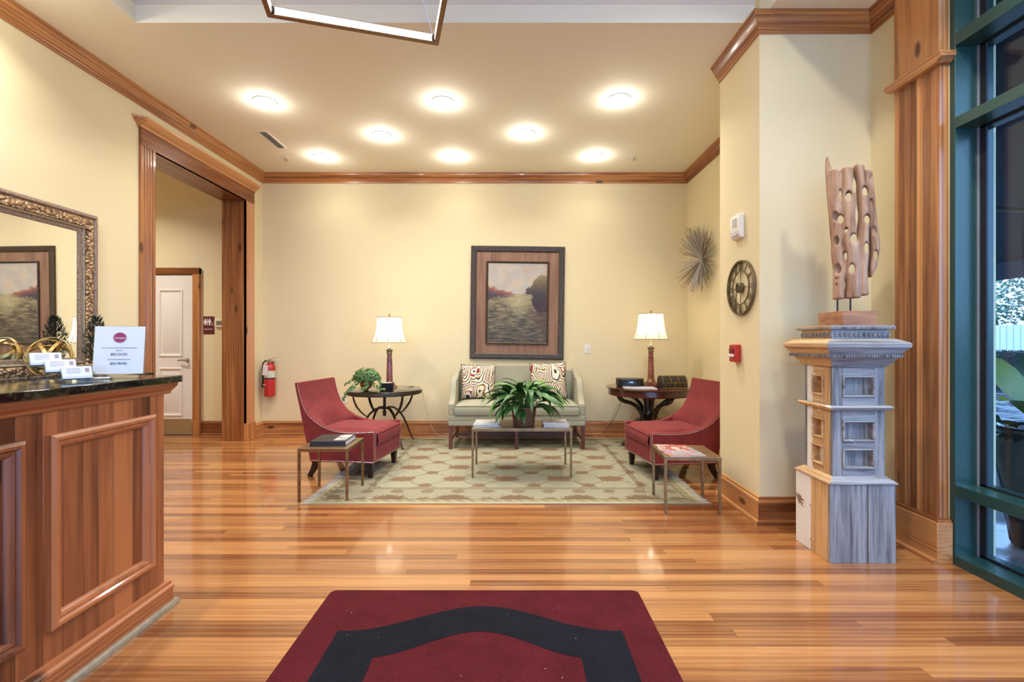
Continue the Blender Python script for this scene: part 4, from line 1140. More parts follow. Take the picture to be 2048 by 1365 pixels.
# base box: two front boards with a split, two side boards
gap = 0.026
box(-hw, gap - 0.003, -hd, -hd + 0.022, 0, 0.425).build('front_board', m_wgrey, t, bev=0.002)
box(gap + 0.003, hw, -hd, -hd + 0.022, 0, 0.425).build('front_board', m_wgrey, t, bev=0.002)
box(-hw, -hw + 0.022, -hd + 0.023, 0.01, 0, 0.425).build('side_board', m_wtan, t, bev=0.002)['label'] = 'bare board with warm light painted into its tan'
box(-hw, -hw + 0.022, 0.012, hd, 0, 0.425).build('side_board', m_wwhite, t, bev=0.002)['label'] = 'board with flaking white paint'
box(hw - 0.022, hw, -hd + 0.023, hd, 0, 0.425).build('side_board', m_wgrey, t, bev=0.002)
box(-hw + 0.02, hw - 0.02, hd - 0.02, hd - 0.001, 0, 0.425).build('back_board', m_wgrey, t)
box(-hw + 0.022, hw - 0.022, -hd + 0.0225, hd - 0.02, 0.0, 0.42).build('inner_core', m_dark, t)
def tier(name, o, z0, z1, o2=None, bev=0.003, mat=None):
    """square ledge; o = how far it juts past the base box"""
    o2 = o if o2 is None else o2
    mb = MB()
    a = [(-hw - o, -hd - o, z0), (hw + o, -hd - o, z0), (hw + o, hd + o, z0), (-hw - o, hd + o, z0)]
    b = [(-hw - o2, -hd - o2, z1), (hw + o2, -hd - o2, z1), (hw + o2, hd + o2, z1), (-hw - o2, hd + o2, z1)]
    mb.add(a + b, [(0, 3, 2, 1), (4, 5, 6, 7), (0, 1, 5, 4), (1, 2, 6, 5), (2, 3, 7, 6), (3, 0, 4, 7)])
    ob = mb.build(name, m_wgrey_x, t, smooth=False, bev=bev)
    ob.data.materials.append(m_wtan_y); ob.data.polygons[5].material_index = 1  # left face takes the copy with warm light in its colour
    return ob
tier('base_ledge', 0.008, 0.425, 0.436); tier('base_slope', 0.004, 0.436, 0.462, -0.030)
# panelled shaft
bi = -0.034
sw, sd = hw + bi, hd + bi
ZS0, ZS1 = 0.455, 1.075
box(-sw + 0.045, sw - 0.045, -sd + 0.045, sd - 0.02, ZS0, ZS1).build('shaft_core', m_wgrey, t)
pz = [(0.500, 0.612), (0.650, 0.765), (0.892, 1.010)]
rails_z = [(ZS0, pz[0][0]), (pz[0][1], pz[1][0]), (pz[1][1], pz[2][0]), (pz[2][1], ZS1)]
wtr = 0.055
for s in (-1, 1):
    box(s * sw, s * (sw - wtr), -sd, -sd + 0.020, ZS0, ZS1).build('stile', m_wgrey, t, bev=0.002)
    box(s * sw, s * (sw - wtr), sd - 0.020, sd, ZS0, ZS1).build('stile', m_wgrey, t, bev=0.002)
    for y0, y1, mt in ((-sd + 0.0205, -sd + 0.070, m_wtan if s < 0 else m_wgrey), (sd - 0.07, sd - 0.0205, m_wwhite if s < 0 else m_wgrey)):
        box(s * sw, s * (sw - 0.020), y0, y1, ZS0, ZS1).build('stile', mt, t, bev=0.002)
for z0, z1 in rails_z:
    box(-sw + wtr, sw - wtr, -sd, -sd + 0.020, z0, z1).build('rail', m_wgrey_x, t, bev=0.002)
    box(-sw, -sw + 0.020, -sd + 0.07, sd - 0.07, z0, z1).build('rail', m_wtan_y, t, bev=0.002)
    box(sw - 0.020, sw, -sd + 0.07, sd - 0.07, z0, z1).build('rail', m_wgrey_x, t, bev=0.002)
pm = [(0, 0), (0, 0.006), (0.006, 0.009), (0.011, 0.004), (0.012, -0.034), (0.0, -0.034)]
for z0, z1 in pz:
    p = box(-sw + wtr, sw - wtr, -sd + 0.034, -sd + 0.044, z0, z1).build('panel', m_wgrey, t)
    MB().at((0, -sd, 0)).loop_frame(-sw + wtr, z0, sw - wtr, z1, pm).build('panel_moulding', m_wgrey_x, p, fix=True)
    p = box(-sw + 0.034, -sw + 0.044, -sd + 0.07, sd - 0.07, z0, z1).build('panel', m_wtan if z0 > 0.6 else m_wwhite, t)
    mb = MB(); mb.M = Matrix.Translation((-sw, 0, 0)) @ Matrix(((0, 1, 0, 0), (-1, 0, 0, 0), (0, 0, 1, 0), (0, 0, 0, 1)))
    mb.loop_frame(-sd + 0.07, z0, sd - 0.07, z1, pm).build('panel_moulding', m_wtan_y, p, fix=True)
tier('band_moulding', -0.018, 0.822, 0.838, -0.006, 0.002); tier('band_cap', -0.004, 0.838, 0.848, -0.012, 0.002)
tier('neck_moulding', -0.024, 1.060, 1.078, -0.014, 0.002)
tier('cornice_lower', -0.014, 1.078, 1.110, 0.010, 0.002); tier('cornice_bed', 0.012, 1.110, 1.128, 0.020, 0.002)
tier('cornice_cove', 0.018, 1.128, 1.162, 0.040, 0.002); tier('cornice_shelf', 0.048, 1.162, 1.190, 0.050, 0.006); tier('cornice_slope', 0.046, 1.190, 1.212, 0.0, 0.003)
tier('frieze_block', -0.022, 1.205, 1.262, -0.022, 0.003); tier('top_slab', -0.004, 1.262, 1.284, 0.0, 0.004)
# egg and dart beads on the cornice and frieze
mb = MB()
def beads(o, z, r_, step):
    x = -hw - o
    while x < hw + o:
        mb.sphere((x, -hd - o, z), r_, 6, 4, (0.8, 0.6, 1.2)); x += step
    y = -hd - o
    while y < hd + o:
        mb.sphere((-hw - o, y, z), r_, 6, 4, (0.6, 0.8, 1.2)); y += step
beads(0.022, 1.118, 0.008, 0.0135); beads(-0.022, 1.070, 0.004, 0.008); beads(0.001, 1.270, 0.005, 0.010); beads(-0.020, 1.234, 0.012, 0.026)
bo = mb.build('carved_beads', m_wgrey, t); bo['kind'] = 'stuff'

# driftwood
g = G('driftwood', C(170, 124, 88), 0.8)
vv = g.tc(); gr = g.noise(g.map(vv, (30, 30, 3.5)), 1.0, 5, 0.65, 0.6); gm = g.noise(vv, 7, 3)
g.base(g.ramp(g.m('ADD', g.m('MULTIPLY', gr, 0.7), g.m('MULTIPLY', gm, 0.3)), [(0.3, C(98, 70, 54)), (0.46, C(168, 130, 102)), (0.7, C(206, 174, 146))]))
g.bump(gr, 0.6, 0.01)
m_drift = g.mat
def surface_nets(F, o, h):
    """numpy surface nets of a signed field (negative inside)"""
    nx, ny, nz = F.shape
    ins = F < 0
    c = np.zeros((nx - 1, ny - 1, nz - 1), int); acc = np.zeros((nx - 1, ny - 1, nz - 1, 3)); cnt = np.zeros((nx - 1, ny - 1, nz - 1))
    sl = lambda d, n: slice(d, n - 1 + d)
    corners = [(a, b, e) for a in (0, 1) for b in (0, 1) for e in (0, 1)]
    for p in corners:
        for ax in range(3):
            if p[ax] == 1: continue
            q = list(p); q[ax] = 1
            fp = F[sl(p[0], nx), sl(p[1], ny), sl(p[2], nz)]; fq = F[sl(q[0], nx), sl(q[1], ny), sl(q[2], nz)]
            m = (fp < 0) != (fq < 0)
            tt = np.where(m, fp / np.where(m, fp - fq, 1), 0)
            for k in range(3):
                acc[..., k] += np.where(m, p[k] + (tt if k == ax else 0), 0)
            cnt += m
    act = cnt > 0
    idx = -np.ones(act.shape, int); idx[act] = np.arange(act.sum())
    ijk = np.argwhere(act)
    V = (ijk + acc[act] / cnt[act][:, None]) * h + np.array(o)
    faces = []
    for ax in range(3):
        a1, a2 = (ax + 1) % 3, (ax + 2) % 3
        q = [slice(None)] * 3; q[ax] = slice(0, -1); p2 = list(q); p2[ax] = slice(1, None)
        m = ins[tuple(q)] != ins[tuple(p2)]
        for e in np.argwhere(m):
            if e[a1] == 0 or e[a2] == 0 or e[a1] >= F.shape[a1] - 1 or e[a2] >= F.shape[a2] - 1: continue
            def I(d1, d2):
                w_ = e.copy(); w_[a1] -= d1; w_[a2] -= d2; return idx[tuple(w_)]
            f = (I(1, 1), I(0, 1), I(0, 0), I(1, 0))
            if min(f) < 0: continue
            faces.append(f if ins[tuple(e)] else f[::-1])
    return V, faces
K = 0.000884 / 1.186
def cz(cy): return 1.2 + (682.5 - (280 + cy / 3.25)) * 0.002872
def cx(c): return (c - 480) * K
strands = [  # (outline x, y pairs in sketch units), half widths, depth offset, half depth
    ([(318, 88), (326, 180), (334, 300), (345, 450), (358, 620), (365, 760)], [8, 22, 22, 20, 16, 8], 0.012, 0.020),
    ([(362, 192), (366, 300), (364, 420), (374, 560), (378, 700), (392, 850), (388, 1035)], [34, 34, 40, 26, 34, 38, 36], 0.0, 0.040),
    ([(438, 190), (440, 320), (450, 450), (452, 600), (468, 740), (478, 880), (476, 1030)], [38, 46, 50, 46, 50, 46, 46], -0.012, 0.045),
    ([(520, 178), (530, 300), (545, 430), (548, 580), (545, 720), (540, 860), (548, 1015)], [34, 28, 32, 34, 36, 34, 30], -0.004, 0.042),
    ([(582, 210), (592, 320), (600, 450), (618, 590), (625, 720), (610, 830), (598, 900)], [26, 28, 30, 30, 30, 26, 5], 0.008, 0.032)]
holes = [(455, 368, 20, 36), (402, 512, 22, 34), (378, 655, 15, 36, 1), (441, 588, 11, 22), (488, 645, 22, 38), (386, 838, 22, 40, 1), (477, 838, 20, 38), (436, 755, 11, 34), (372, 495, 20, 40, 1),
         (492, 300, 13, 60), (508, 495, 9, 68), (400, 345, 8, 36), (560, 345, 17, 40), (574, 525, 18, 38), (601, 268, 12, 32, 1), (600, 420, 12, 34, 1), (570, 705, 13, 38), (622, 605, 11, 36, 1), (630, 755, 12, 36), (380, 902, 9, 8), (379, 940, 7, 7)]
h = 0.0062
xs = np.arange(-0.165, 0.17, h); ys = np.arange(-0.07, 0.07, h); zs = np.arange(1.415, 2.30, h)
GX, GY, GZ = np.meshgrid(xs, ys, zs, indexing='ij')
F = np.full(GX.shape, 9.0)
zl = zs
nzx = np.array([[mnoise.noise(Vector((k * 3.1, z * 9, 0))) for z in zl] for k in range(6)])
for k, (pts, hws, dy, hdp) in enumerate(strands):
    pz_ = np.array([cz(p[1]) for p in pts])[::-1]; px_ = np.array([cx(p[0]) for p in pts])[::-1]; pw = np.array(hws)[::-1] * K
    c = np.interp(zl, pz_, px_) + nzx[k] * 0.004; wd = np.interp(zl, pz_, pw) * (1 + 0.12 * nzx[(k + 2) % 6])
    a = (GX - c) / np.maximum(wd, 1e-3); b = (GY - dy) / hdp
    d = ((np.abs(a) ** 2.4 + np.abs(b) ** 2.4) ** (1 / 2.4) - 1) * np.minimum(wd, hdp)
    tilt = (GX - cx(pts[0][0])) * 0.25
    d = np.maximum(d, np.maximum(GZ - cz(pts[0][1]) + tilt * (k > 0), cz(pts[-1][1]) - GZ))
    # groove between strands: smooth union with small radius
    r_ = 0.006
    hh = np.clip(0.5 + 0.5 * (F - d) / r_, 0, 1)
    F = F * (1 - hh) + d * hh - r_ * hh * (1 - hh)
for hq in holes:
    x0, z0, rx, rz = cx(hq[0]), cz(hq[1]), hq[2] * K, hq[3] * K
    yc = GY if len(hq) == 4 else np.minimum(0, GY - 0.0)
    skew = GY * 0.28
    a = ((GX - x0 - skew) / rx) ** 2 + ((GZ - z0 + GY * -0.08) / rz) ** 2
    d = (np.sqrt(a) - 1) * min(rx, rz)
    if len(hq) == 5: d = np.maximum(d, GY + 0.012)
    F = np.maximum(F, -d)
V, FS = surface_nets(F, (xs[0], ys[0], zs[0]), h)
t = thing('driftwood_sculpture', 'tall driftwood plank pierced with holes, mounted on a block atop the pedestal', 'sculpture', (1.955, 2.70, 1.2845))
mb = MB(); mb.v = [(x, y, z - 1.2845) for x, y, z in V.tolist()]; mb.f = [tuple(int(i) for i in f) for f in FS]
dw = mb.build('driftwood', m_drift, t, fix=True, ang=70, rot=(0, 0, R(-20)))
sm = dw.modifiers.new('smooth', 'SMOOTH'); sm.factor = 0.5; sm.iterations = 3
g = G('mount_block_wood', C(150, 98, 70), 0.65)
nz2 = g.noise(g.map(g.tc(), (3, 14, 30)), 1, 4)
g.base(g.ramp(nz2, [(0.3, C(132, 84, 60)), (0.7, C(196, 138, 96))]))
MB().box(-0.128, 0.060, -0.105, 0.105, 0, 0.083).build('mount_block', g.mat, t, bev=0.003)
for x, y in ((-0.070, 0.022), (-0.008, 0.004)):
    MB().tube([(x, y, 0.08), (x, y, 0.20)], 0.0045, 8).build('rod', m_dark, t)

# ================================================================== WALL PIECES
# starburst on the alcove wall
t = thing('starburst_decoration', 'silver and brass wire starburst on the alcove wall', 'wall decoration', (XA, 5.47, 2.15))
mb = MB(); mb2 = MB()
for k in range(420):
    a = rnd.uniform(0, 2 * PI); ln = rnd.uniform(0.30, 0.43); el = rnd.uniform(0.02, 0.42)
    d = Vector((-math.sin(el), math.cos(a) * math.cos(el), math.sin(a) * math.cos(el)))
    p0 = Vector((-0.035, 0, 0)) + d * 0.01; p1 = Vector((-0.035, 0, 0)) + d * ln
    (mb if k % 3 else mb2).tube([p0, p1], [0.0012, 0.0024], 4)
mb.build('silver_rods', plain('pale_silver', (206, 204, 200), 0.4, 0.35), t)['kind'] = 'stuff'; mb2.build('brass_rods', m_brass, t)['kind'] = 'stuff'
MB().at((0, 0, 0), (0, R(-90), 0)).lathe([(0.02, 0), (0.02, 0.02), (0.012, 0.03), (0.012, 0.045)], 14).build('hub', m_chrome, t)

# clock on the pillar
t = thing('wall_clock', 'round openwork clock with Roman numerals on the square pillar', 'clock', (XP, 3.327, 1.577))
m_clk = plain('antique_bronze', (120, 108, 80), 0.45, 0.6, var=0.25, scale=40)
# local frame: x -> world -y (left to right as seen), z up, facing -x
def clk(): 
    mb = MB(); mb.M = Matrix(((0, 1, 0, 0), (-1, 0, 0, 0), (0, 0, 1, 0), (0, 0, 0, 1))); return mb
def ring(rad_, w_, d0, d1, seg=56):
    mb = clk(); mb.at() if False else None
    pts = []
    vs = []; fs = []
    for k in range(seg):
        a = 2 * PI * k / seg
        for rr, dd in ((rad_ - w_ / 2, d0), (rad_ + w_ / 2, d0), (rad_ + w_ / 2, d1), (rad_ - w_ / 2, d1)):
            vs.append((rr * math.sin(a), -dd, rr * math.cos(a)))
    for k in range(seg):
        for j in range(4):
            a, b = k * 4 + j, k * 4 + (j + 1) % 4; c, d = ((k + 1) % seg) * 4 + (j + 1) % 4, ((k + 1) % seg) * 4 + j
            fs.append((a, d, c, b))
    return mb.add(vs, fs)
ring(0.189, 0.010, 0.0, 0.022).build('outer_ring', m_clk, t, fix=True)
ring(0.118, 0.005, 0.008, 0.016).build('inner_ring', m_clk, t, fix=True)
NUM = ['XII', 'I', 'II', 'III', 'IIII', 'V', 'VI', 'VII', 'VIII', 'IX', 'X', 'XI']
for hnum, s in enumerate(NUM):
    a = hnum * PI / 6
    wid = {'I': 0.012, 'V': 0.026, 'X': 0.026}
    tot = sum(wid[c] for c in s); x = -tot / 2
    mb = MB()
    for c in s:
        w_ = wid[c]; r0, r1 = 0.120, 0.184
        segs = {'I': [((w_ / 2, r0), (w_ / 2, r1))], 'V': [((0.004, r1), (w_ / 2, r0)), ((w_ - 0.004, r1), (w_ / 2, r0))], 'X': [((0.004, r1), (w_ - 0.004, r0)), ((w_ - 0.004, r1), (0.004, r0))]}[c]
        for (xa, za), (xb_, zb_) in segs:
            mb.M = Matrix(((0, 1, 0, 0), (-1, 0, 0, 0), (0, 0, 1, 0), (0, 0, 0, 1))) @ Matrix.Rotation(a, 4, 'Y')
            mb.tube([(x + xa, -0.012, za), (x + xb_, -0.012, zb_)], 1.0, flat=(0.0055, 0.004), up=(0, 1, 0))
        x += w_
    mb.M = Matrix.Identity(4)
    o = mb.build('numeral', m_clk, t, fix=True)
mb = clk(); mb.tube([(0, -0.012, -0.118), (0, -0.012, 0.118)], 1.0, flat=(0.005, 0.004)); mb.tube([(-0.118, -0.012, 0), (0.118, -0.012, 0)], 1.0, flat=(0.005, 0.004)); mb.build('cross_bar', m_clk, t)
mb = clk(); mb.M = mb.M @ Matrix.Rotation(R(90), 4, 'X'); mb.lathe([(0.036, 0.0), (0.036, 0.030), (0.030, 0.034), (0.028, 0.030)], 28); mb.build('movement_case', m_clk, t)
mb = clk(); mb.tube([(-0.03, -0.037, -0.012), (0.07, -0.037, 0.016)], 1.0, flat=(0.006, 0.002)); mb.build('hour_hand', m_dark, t)
mb = clk(); mb.tube([(0.006, -0.039, 0.035), (-0.012, -0.039, -0.105)], 1.0, flat=(0.005, 0.002)); mb.build('minute_hand', m_dark, t)

# alarm sounder and pull station on the pillar
t = thing('alarm_sounder', 'white alarm sounder box high on the square pillar, above the clock', 'alarm', (XP, 3.363, 2.012))
MB().prism([(0.0, -0.085), (-0.030, -0.078), (-0.040, -0.05), (-0.040, 0.075), (-0.034, 0.085), (0.0, 0.088)], -0.066, 0.066, 'Y').build('housing', m_white, t, bev=0.005)
for k in range(6): box(-0.0412, -0.040, -0.040, 0.03, 0.0 + k * 0.011, 0.004 + k * 0.011).build('grille_slot', plain('sounder_slot', (150, 148, 140), 0.6) if k == 0 else bpy.data.materials['sounder_slot'], t)
box(-0.0425, -0.040, -0.045, 0.045, -0.062, -0.035).build('light_strip', plain('clear_strobe', (205, 205, 205), 0.15), t)
t = thing('fire_alarm_pull', 'red fire alarm pull station on the square pillar, below the clock', 'fire alarm', (XP, 3.388, 1.112))
m_red = plain('signal_red', (186, 44, 34), 0.35, var=0.04)
MB().box(-0.045, 0, -0.045, 0.045, -0.062, 0.062).build('housing', m_red, t, bev=0.006)
box(-0.052, -0.045, -0.030, 0.030, -0.012, 0.030).build('recess_plate', plain('dark_red', (110, 24, 22), 0.4), t)
box(-0.060, -0.045, -0.034, 0.034, -0.026, -0.006).build('pull_handle', plain('white_handle', (238, 224, 214), 0.35), t, bev=0.003)
MB().at((-0.045, -0.028, 0.045), (0, R(-90), 0)).lathe([(0.009, 0), (0.009, 0.003)], 14).build('lock', m_chrome, t)

# light switch, outlet
t = thing('light_switch', 'ivory light switch plate on the back wall right of the painting', 'light switch', (0.968, YB, 1.10))
box(-0.040, 0.040, -0.006, 0, -0.060, 0.060).build('plate', m_plastic, t, bev=0.003)
box(-0.006, 0.006, -0.016, -0.006, -0.006, 0.016).build('toggle', m_plastic, t, bev=0.001)
for s in (-1, 1): MB().at((0, -0.006, s * 0.042), (R(90), 0, 0)).lathe([(0.004, 0), (0.004, 0.001)], 10).build('screw', m_chrome, t)
t = thing('power_outlet', 'white power outlet on the back wall behind the left armchair', 'outlet', (-2.155, YB, 0.455))
box(-0.036, 0.036, -0.006, 0, -0.058, 0.058).build('plate', m_white, t, bev=0.003)
for z in (-0.02, 0.02):
    s_ = box(-0.017, 0.017, -0.009, -0.006, z - 0.014, z + 0.014).build('socket', m_plastic, t, bev=0.003)
    for x in (-0.007, 0.007): box(x - 0.0015, x + 0.0015, -0.0095, -0.009, z - 0.005, z + 0.006).build('slot', m_dark, s_)

# restroom sign and thermostat in the hallway
t = thing('restroom_sign', 'maroon restroom sign beside the white hallway door', 'sign', (-3.888, YB, 1.402))
m_mar = plain('maroon_sign', (96, 30, 36), 0.45); m_wt = plain('white_print', (240, 234, 230), 0.5)
box(-0.070, 0.070, -0.006, 0, -0.114, 0.114).build('panel', m_mar, t, bev=0.002)
def person(x, dress):
    mb = MB(); mb.at((x, -0.006, 0.0))
    mb.M = mb.M @ Matrix.Rotation(R(90), 4, 'X')
    mb.lathe([(0.009, 0), (0.009, 0.0012)], 16, cx=0, cy=0.077)
    mb.M = Matrix.Translation((x, -0.006, 0))
    body = [(-0.010, 0.066), (0.010, 0.066), (0.019, 0.058), (0.020, 0.030), (0.015, 0.030), (0.013, 0.05), (0.010, 0.05)]
    if dress: body += [(0.018, 0.020), (0.009, 0.020), (0.009, 0.0), (-0.009, 0.0), (-0.009, 0.020), (-0.018, 0.020)]
    else: body += [(0.010, 0.0), (0.001, 0.0), (0.001, 0.028), (-0.001, 0.028), (-0.001, 0.0), (-0.010, 0.0)]
    body += [(-0.010, 0.05), (-0.013, 0.05), (-0.015, 0.030), (-0.020, 0.030), (-0.019, 0.058)]
    mb.prism(body, -0.0012, 0, 'Y')
    mb.build('figure_symbol', m_wt, t, smooth=False, fix=True)
person(-0.043, True); person(0.012, False)
box(-0.019, -0.012, -0.0072, -0.006, -0.002, 0.088).build('divider_bar', m_wt, t)
mb = MB(); mb.at((0.046, -0.0062, 0.008))
mb.tube([(0.010 * math.cos(R(a)), 0, 0.010 * math.sin(R(a))) for a in range(120, 421, 30)], 0.0016, 5); mb.tube([(-0.002, 0, 0.026), (-0.001, 0, 0.010), (0.008, 0, 0.010), (0.012, 0, 0.0)], 0.002, 5); mb.sphere((-0.002, 0, 0.031), 0.0035, 8, 5, (1, 0.3, 1))
mb.build('wheelchair_symbol', m_wt, t)
text_part('lettering', 'RESTROOMS', 0.024, m_wt, t, (-0.004, -0.0064, -0.052), (R(90), 0, 0), 0.80)
mb = MB()
for k in range(14):
    for q in range(rnd.choice((1, 2, 3))): mb.sphere((-0.05 + k * 0.007, -0.0062, -0.072 - q * 0.003), 0.0011, 5, 3)
mb.build('braille', m_mar, t)['kind'] = 'stuff'
t = thing('thermostat', 'white thermostat with grey display beside the restroom sign', 'thermostat', (-3.74, YB, 1.428))
MB().at((0, 0, 0), (R(90), 0, 0)).prism(rrect(-0.066, 0.066, -0.050, 0.050, 0.018), 0, 0.026, 'Z').build('housing', m_plastic, t, bev=0.004)
box(-0.040, 0.036, -0.0275, -0.026, -0.026, 0.028).build('display', plain('lcd_grey', (132, 126, 92), 0.25), t)

# fire extinguisher
t = thing('fire_extinguisher', 'red fire extinguisher with black hose on the back wall in the left corner', 'fire extinguisher', (-3.065, YB - 0.085, 0.50))
MB().lathe([(0.058, 0.0), (0.064, 0.006), (0.066, 0.02), (0.066, 0.355), (0.060, 0.385), (0.040, 0.408), (0.022, 0.418), (0.020, 0.432)], 32).build('cylinder', m_red, t)
MB().lathe([(0.0668, 0.235), (0.0668, 0.325)], 32, cap0=False, cap1=False).build('label', plain('printed_label', (206, 204, 180), 0.5, var=0.25, scale=70), t)
MB().lathe([(0.068, 0.222), (0.069, 0.226), (0.069, 0.234), (0.068, 0.238)], 32, cap0=False, cap1=False).build('strap', m_dark, t)
mb = MB(); mb.lathe([(0.016, 0.43), (0.018, 0.44), (0.018, 0.462), (0.012, 0.468)], 14); mb.build('valve', m_chrome, t)
mb = MB(); mb.tube([(-0.02, 0, 0.465), (0.02, -0.005, 0.475), (0.085, -0.01, 0.492)], 1.0, flat=(0.018, 0.004), up=(0, 1, 0)); mb.tube([(0.0, 0, 0.455), (0.03, -0.005, 0.452), (0.08, -0.01, 0.434)], 1.0, flat=(0.018, 0.004), up=(0, 1, 0)); mb.build('lever', m_chrome, t)
MB().at((-0.012, -0.03, 0.445), (R(90), 0, 0)).lathe([(0.014, 0), (0.014, 0.008), (0.012, 0.010)], 16).build('gauge', m_chrome, t)
MB().tube([(-0.015, -0.005, 0.448), (-0.05, -0.01, 0.45), (-0.078, -0.012, 0.42), (-0.086, -0.012, 0.36), (-0.082, -0.012, 0.28), (-0.080, -0.012, 0.21)], 0.009, 8).build('hose', m_dark, t)
MB().at((-0.080, -0.012, 0.0)).lathe([(0.012, 0.115), (0.014, 0.12), (0.011, 0.18), (0.010, 0.212)], 12).build('nozzle', m_dark, t)
MB().at((-0.018, -0.072, 0.335), (0, R(6), R(-8))).box(-0.036, 0.034, -0.001, 0.001, -0.065, 0.065).build('inspection_tag', plain('white_tag', (238, 230, 224), 0.6, var=0.1, scale=50), t)
MB().at((-0.03, -0.062, 0.15)).tube([(-0.024, 0, 0), (-0.014, -0.008, 0.010), (-0.002, -0.007, 0.004), (0.026, -0.007, 0.002), (-0.002, -0.007, -0.003), (-0.014, -0.008, -0.009)], 0.003, 5, closed=True).build('swoosh_decal', plain('white_decal', (236, 200, 196), 0.5), t)
box(-0.02, 0.02, 0.06, 0.085, 0.2, 0.44).build('wall_bracket', m_chrome, t)

# ================================================================== PLANTS
def leafmat(name, a, b, rough=0.4, sc=9):
    g = G(name, C(*a), rough)
    f = g.m('ADD', g.m('MULTIPLY', g.rand(), 0.5), g.m('MULTIPLY', g.noise(g.tc(), sc, 3), 0.5))
    g.base(g.ramp(f, [(0.25, C(*b)), (0.75, C(*a))]))
    return g.mat
m_lily = leafmat('lily_leaf', (102, 144, 72), (36, 82, 34), 0.42)
m_stem = plain('green_stem', (92, 128, 66), 0.5)
def leaf_mesh(name, length, width, up, droop, mat):
    """arching blade with a stalk; grows from the origin towards +x"""
    mb = MB(); n = 9
    pts = []
    x = z = 0.0; ang = up
    for i in range(n + 1):
        pts.append((x, z)); k = i / n
        ang_i = up - droop * k ** 1.4
        x += length / n * math.cos(ang_i); z += length / n * math.sin(ang_i)
    st_ = 3
    mb.tube([(p[0], 0, p[1]) for p in pts[:st_ + 1]], 0.0028, 4)
    vs = []; fs = []
    m_ = n - st_
    for i in range(m_ + 1):
        k = i / m_; w_ = width * (math.sin(PI * min(1, k ** 0.72)) ** 0.85) * 0.5 + 0.0008
        p = pts[st_ + i]
        vs += [(p[0], -w_, p[1] + 0.25 * w_), (p[0], 0, p[1] - 0.05 * w_), (p[0], w_, p[1] + 0.25 * w_)]
    for i in range(m_):
        for j in (0, 1): fs.append((i * 3 + j, (i + 1) * 3 + j, (i + 1) * 3 + j + 1, i * 3 + j + 1))
    mb.add(vs, fs)
    return mb.mesh(name, mat, True, 60)
t = thing('peace_lily', 'leafy peace lily in a woven basket on the coffee table', 'plant', (0.107, 4.27, RUGZ + 0.43))
g = G('wicker', C(104, 66, 44), 0.7)
vv = g.tc(); w1 = g.noise(vv, 70, 3)
g.base(g.ramp(w1, [(0.3, C(84, 50, 34)), (0.7, C(164, 114, 80))])); m_wick = g.mat
bk = MB().lathe([(0.080, 0), (0.086, 0.004), (0.098, 0.09), (0.106, 0.165), (0.100, 0.168), (0.094, 0.15)], 28).build('basket', m_wick, t)
for k in range(11):
    z = 0.008 + k * 0.0152; rr = 0.088 + 0.0195 * z / 0.165
    pts = [((rr + 0.0035 * (1 if (q + k) % 2 else -0.3)) * math.cos(2 * PI * q / 36), (rr + 0.0035 * (1 if (q + k) % 2 else -0.3)) * math.sin(2 * PI * q / 36), z) for q in range(36)]
    MB().tube(pts, 0.0066, 5, closed=True).build('woven_coil', m_wick, bk)
MB().lathe([(0.002, 0.150), (0.095, 0.150)], 20, cap0=False, cap1=False).build('soil', plain('potting_soil', (40, 28, 20), 0.95), t)
lm = [leaf_mesh('leaf', l, w_, u_, d_, m_lily) for l, w_, u_, d_ in ((0.40, 0.066, R(84), R(125)), (0.45, 0.060, R(74), R(150)), (0.36, 0.07, R(80), R(100)), (0.46, 0.062, R(64), R(140)), (0.43, 0.066, R(50), R(125)), (0.38, 0.07, R(34), R(105)), (0.34, 0.068, R(18), R(85)))]
rl = random.Random(11)
for k in range(126):
    kind = k % 7
    o = bpy.data.objects.new('leaf', lm[kind]); COL.objects.link(o); o.parent = t
    a = k * 2.39996 + rl.uniform(-0.3, 0.3)
    rr = rl.uniform(0.01, 0.06)
    o.location = (rr * math.cos(a), rr * math.sin(a), 0.145)
    s = rl.uniform(0.78, 1.10)
    o.rotation_euler = (rl.uniform(-0.35, 0.35), rl.uniform(-0.15, 0.2), a); o.scale = (s, s, s)

# ivy on the round iron table
t = thing('ivy_plant', 'trailing ivy in a brass footed bowl on the round iron table', 'plant', (-1.62, 5.22, 0.646))
m_ivy = leafmat('ivy_leaf', (136, 168, 78), (40, 84, 30), 0.45, 38)
MB().lathe([(0.026, 0.0), (0.030, 0.006), (0.020, 0.016), (0.035, 0.026), (0.062, 0.05), (0.070, 0.085), (0.060, 0.11), (0.064, 0.118), (0.056, 0.118)], 26).build('brass_bowl', m_lampbrass, t)
m_v = plain('vine_stem', (88, 104, 56), 0.6)
mb = MB(); ms_ = MB(); ri = random.Random(5)
def ivyleaf(p, nrm, s):
    q = Vector(nrm).to_track_quat('Z', 'Y').to_matrix().to_4x4() @ Matrix.Rotation(ri.uniform(0, 6.28), 4, 'Z')
    mb.M = Matrix.Translation(p) @ q
    pl = [(0, 0), (0.45, 0.15), (0.5, 0.5), (0.25, 0.55), (0.0, 1.0), (-0.25, 0.55), (-0.5, 0.5), (-0.45, 0.15)]
    mb.add([(x * s, (y - 0.3) * s, -0.12 * s * abs(x) * 2) for x, y in pl], [(0, 1, 2, 3), (0, 3, 4, 5), (0, 5, 6, 7)])
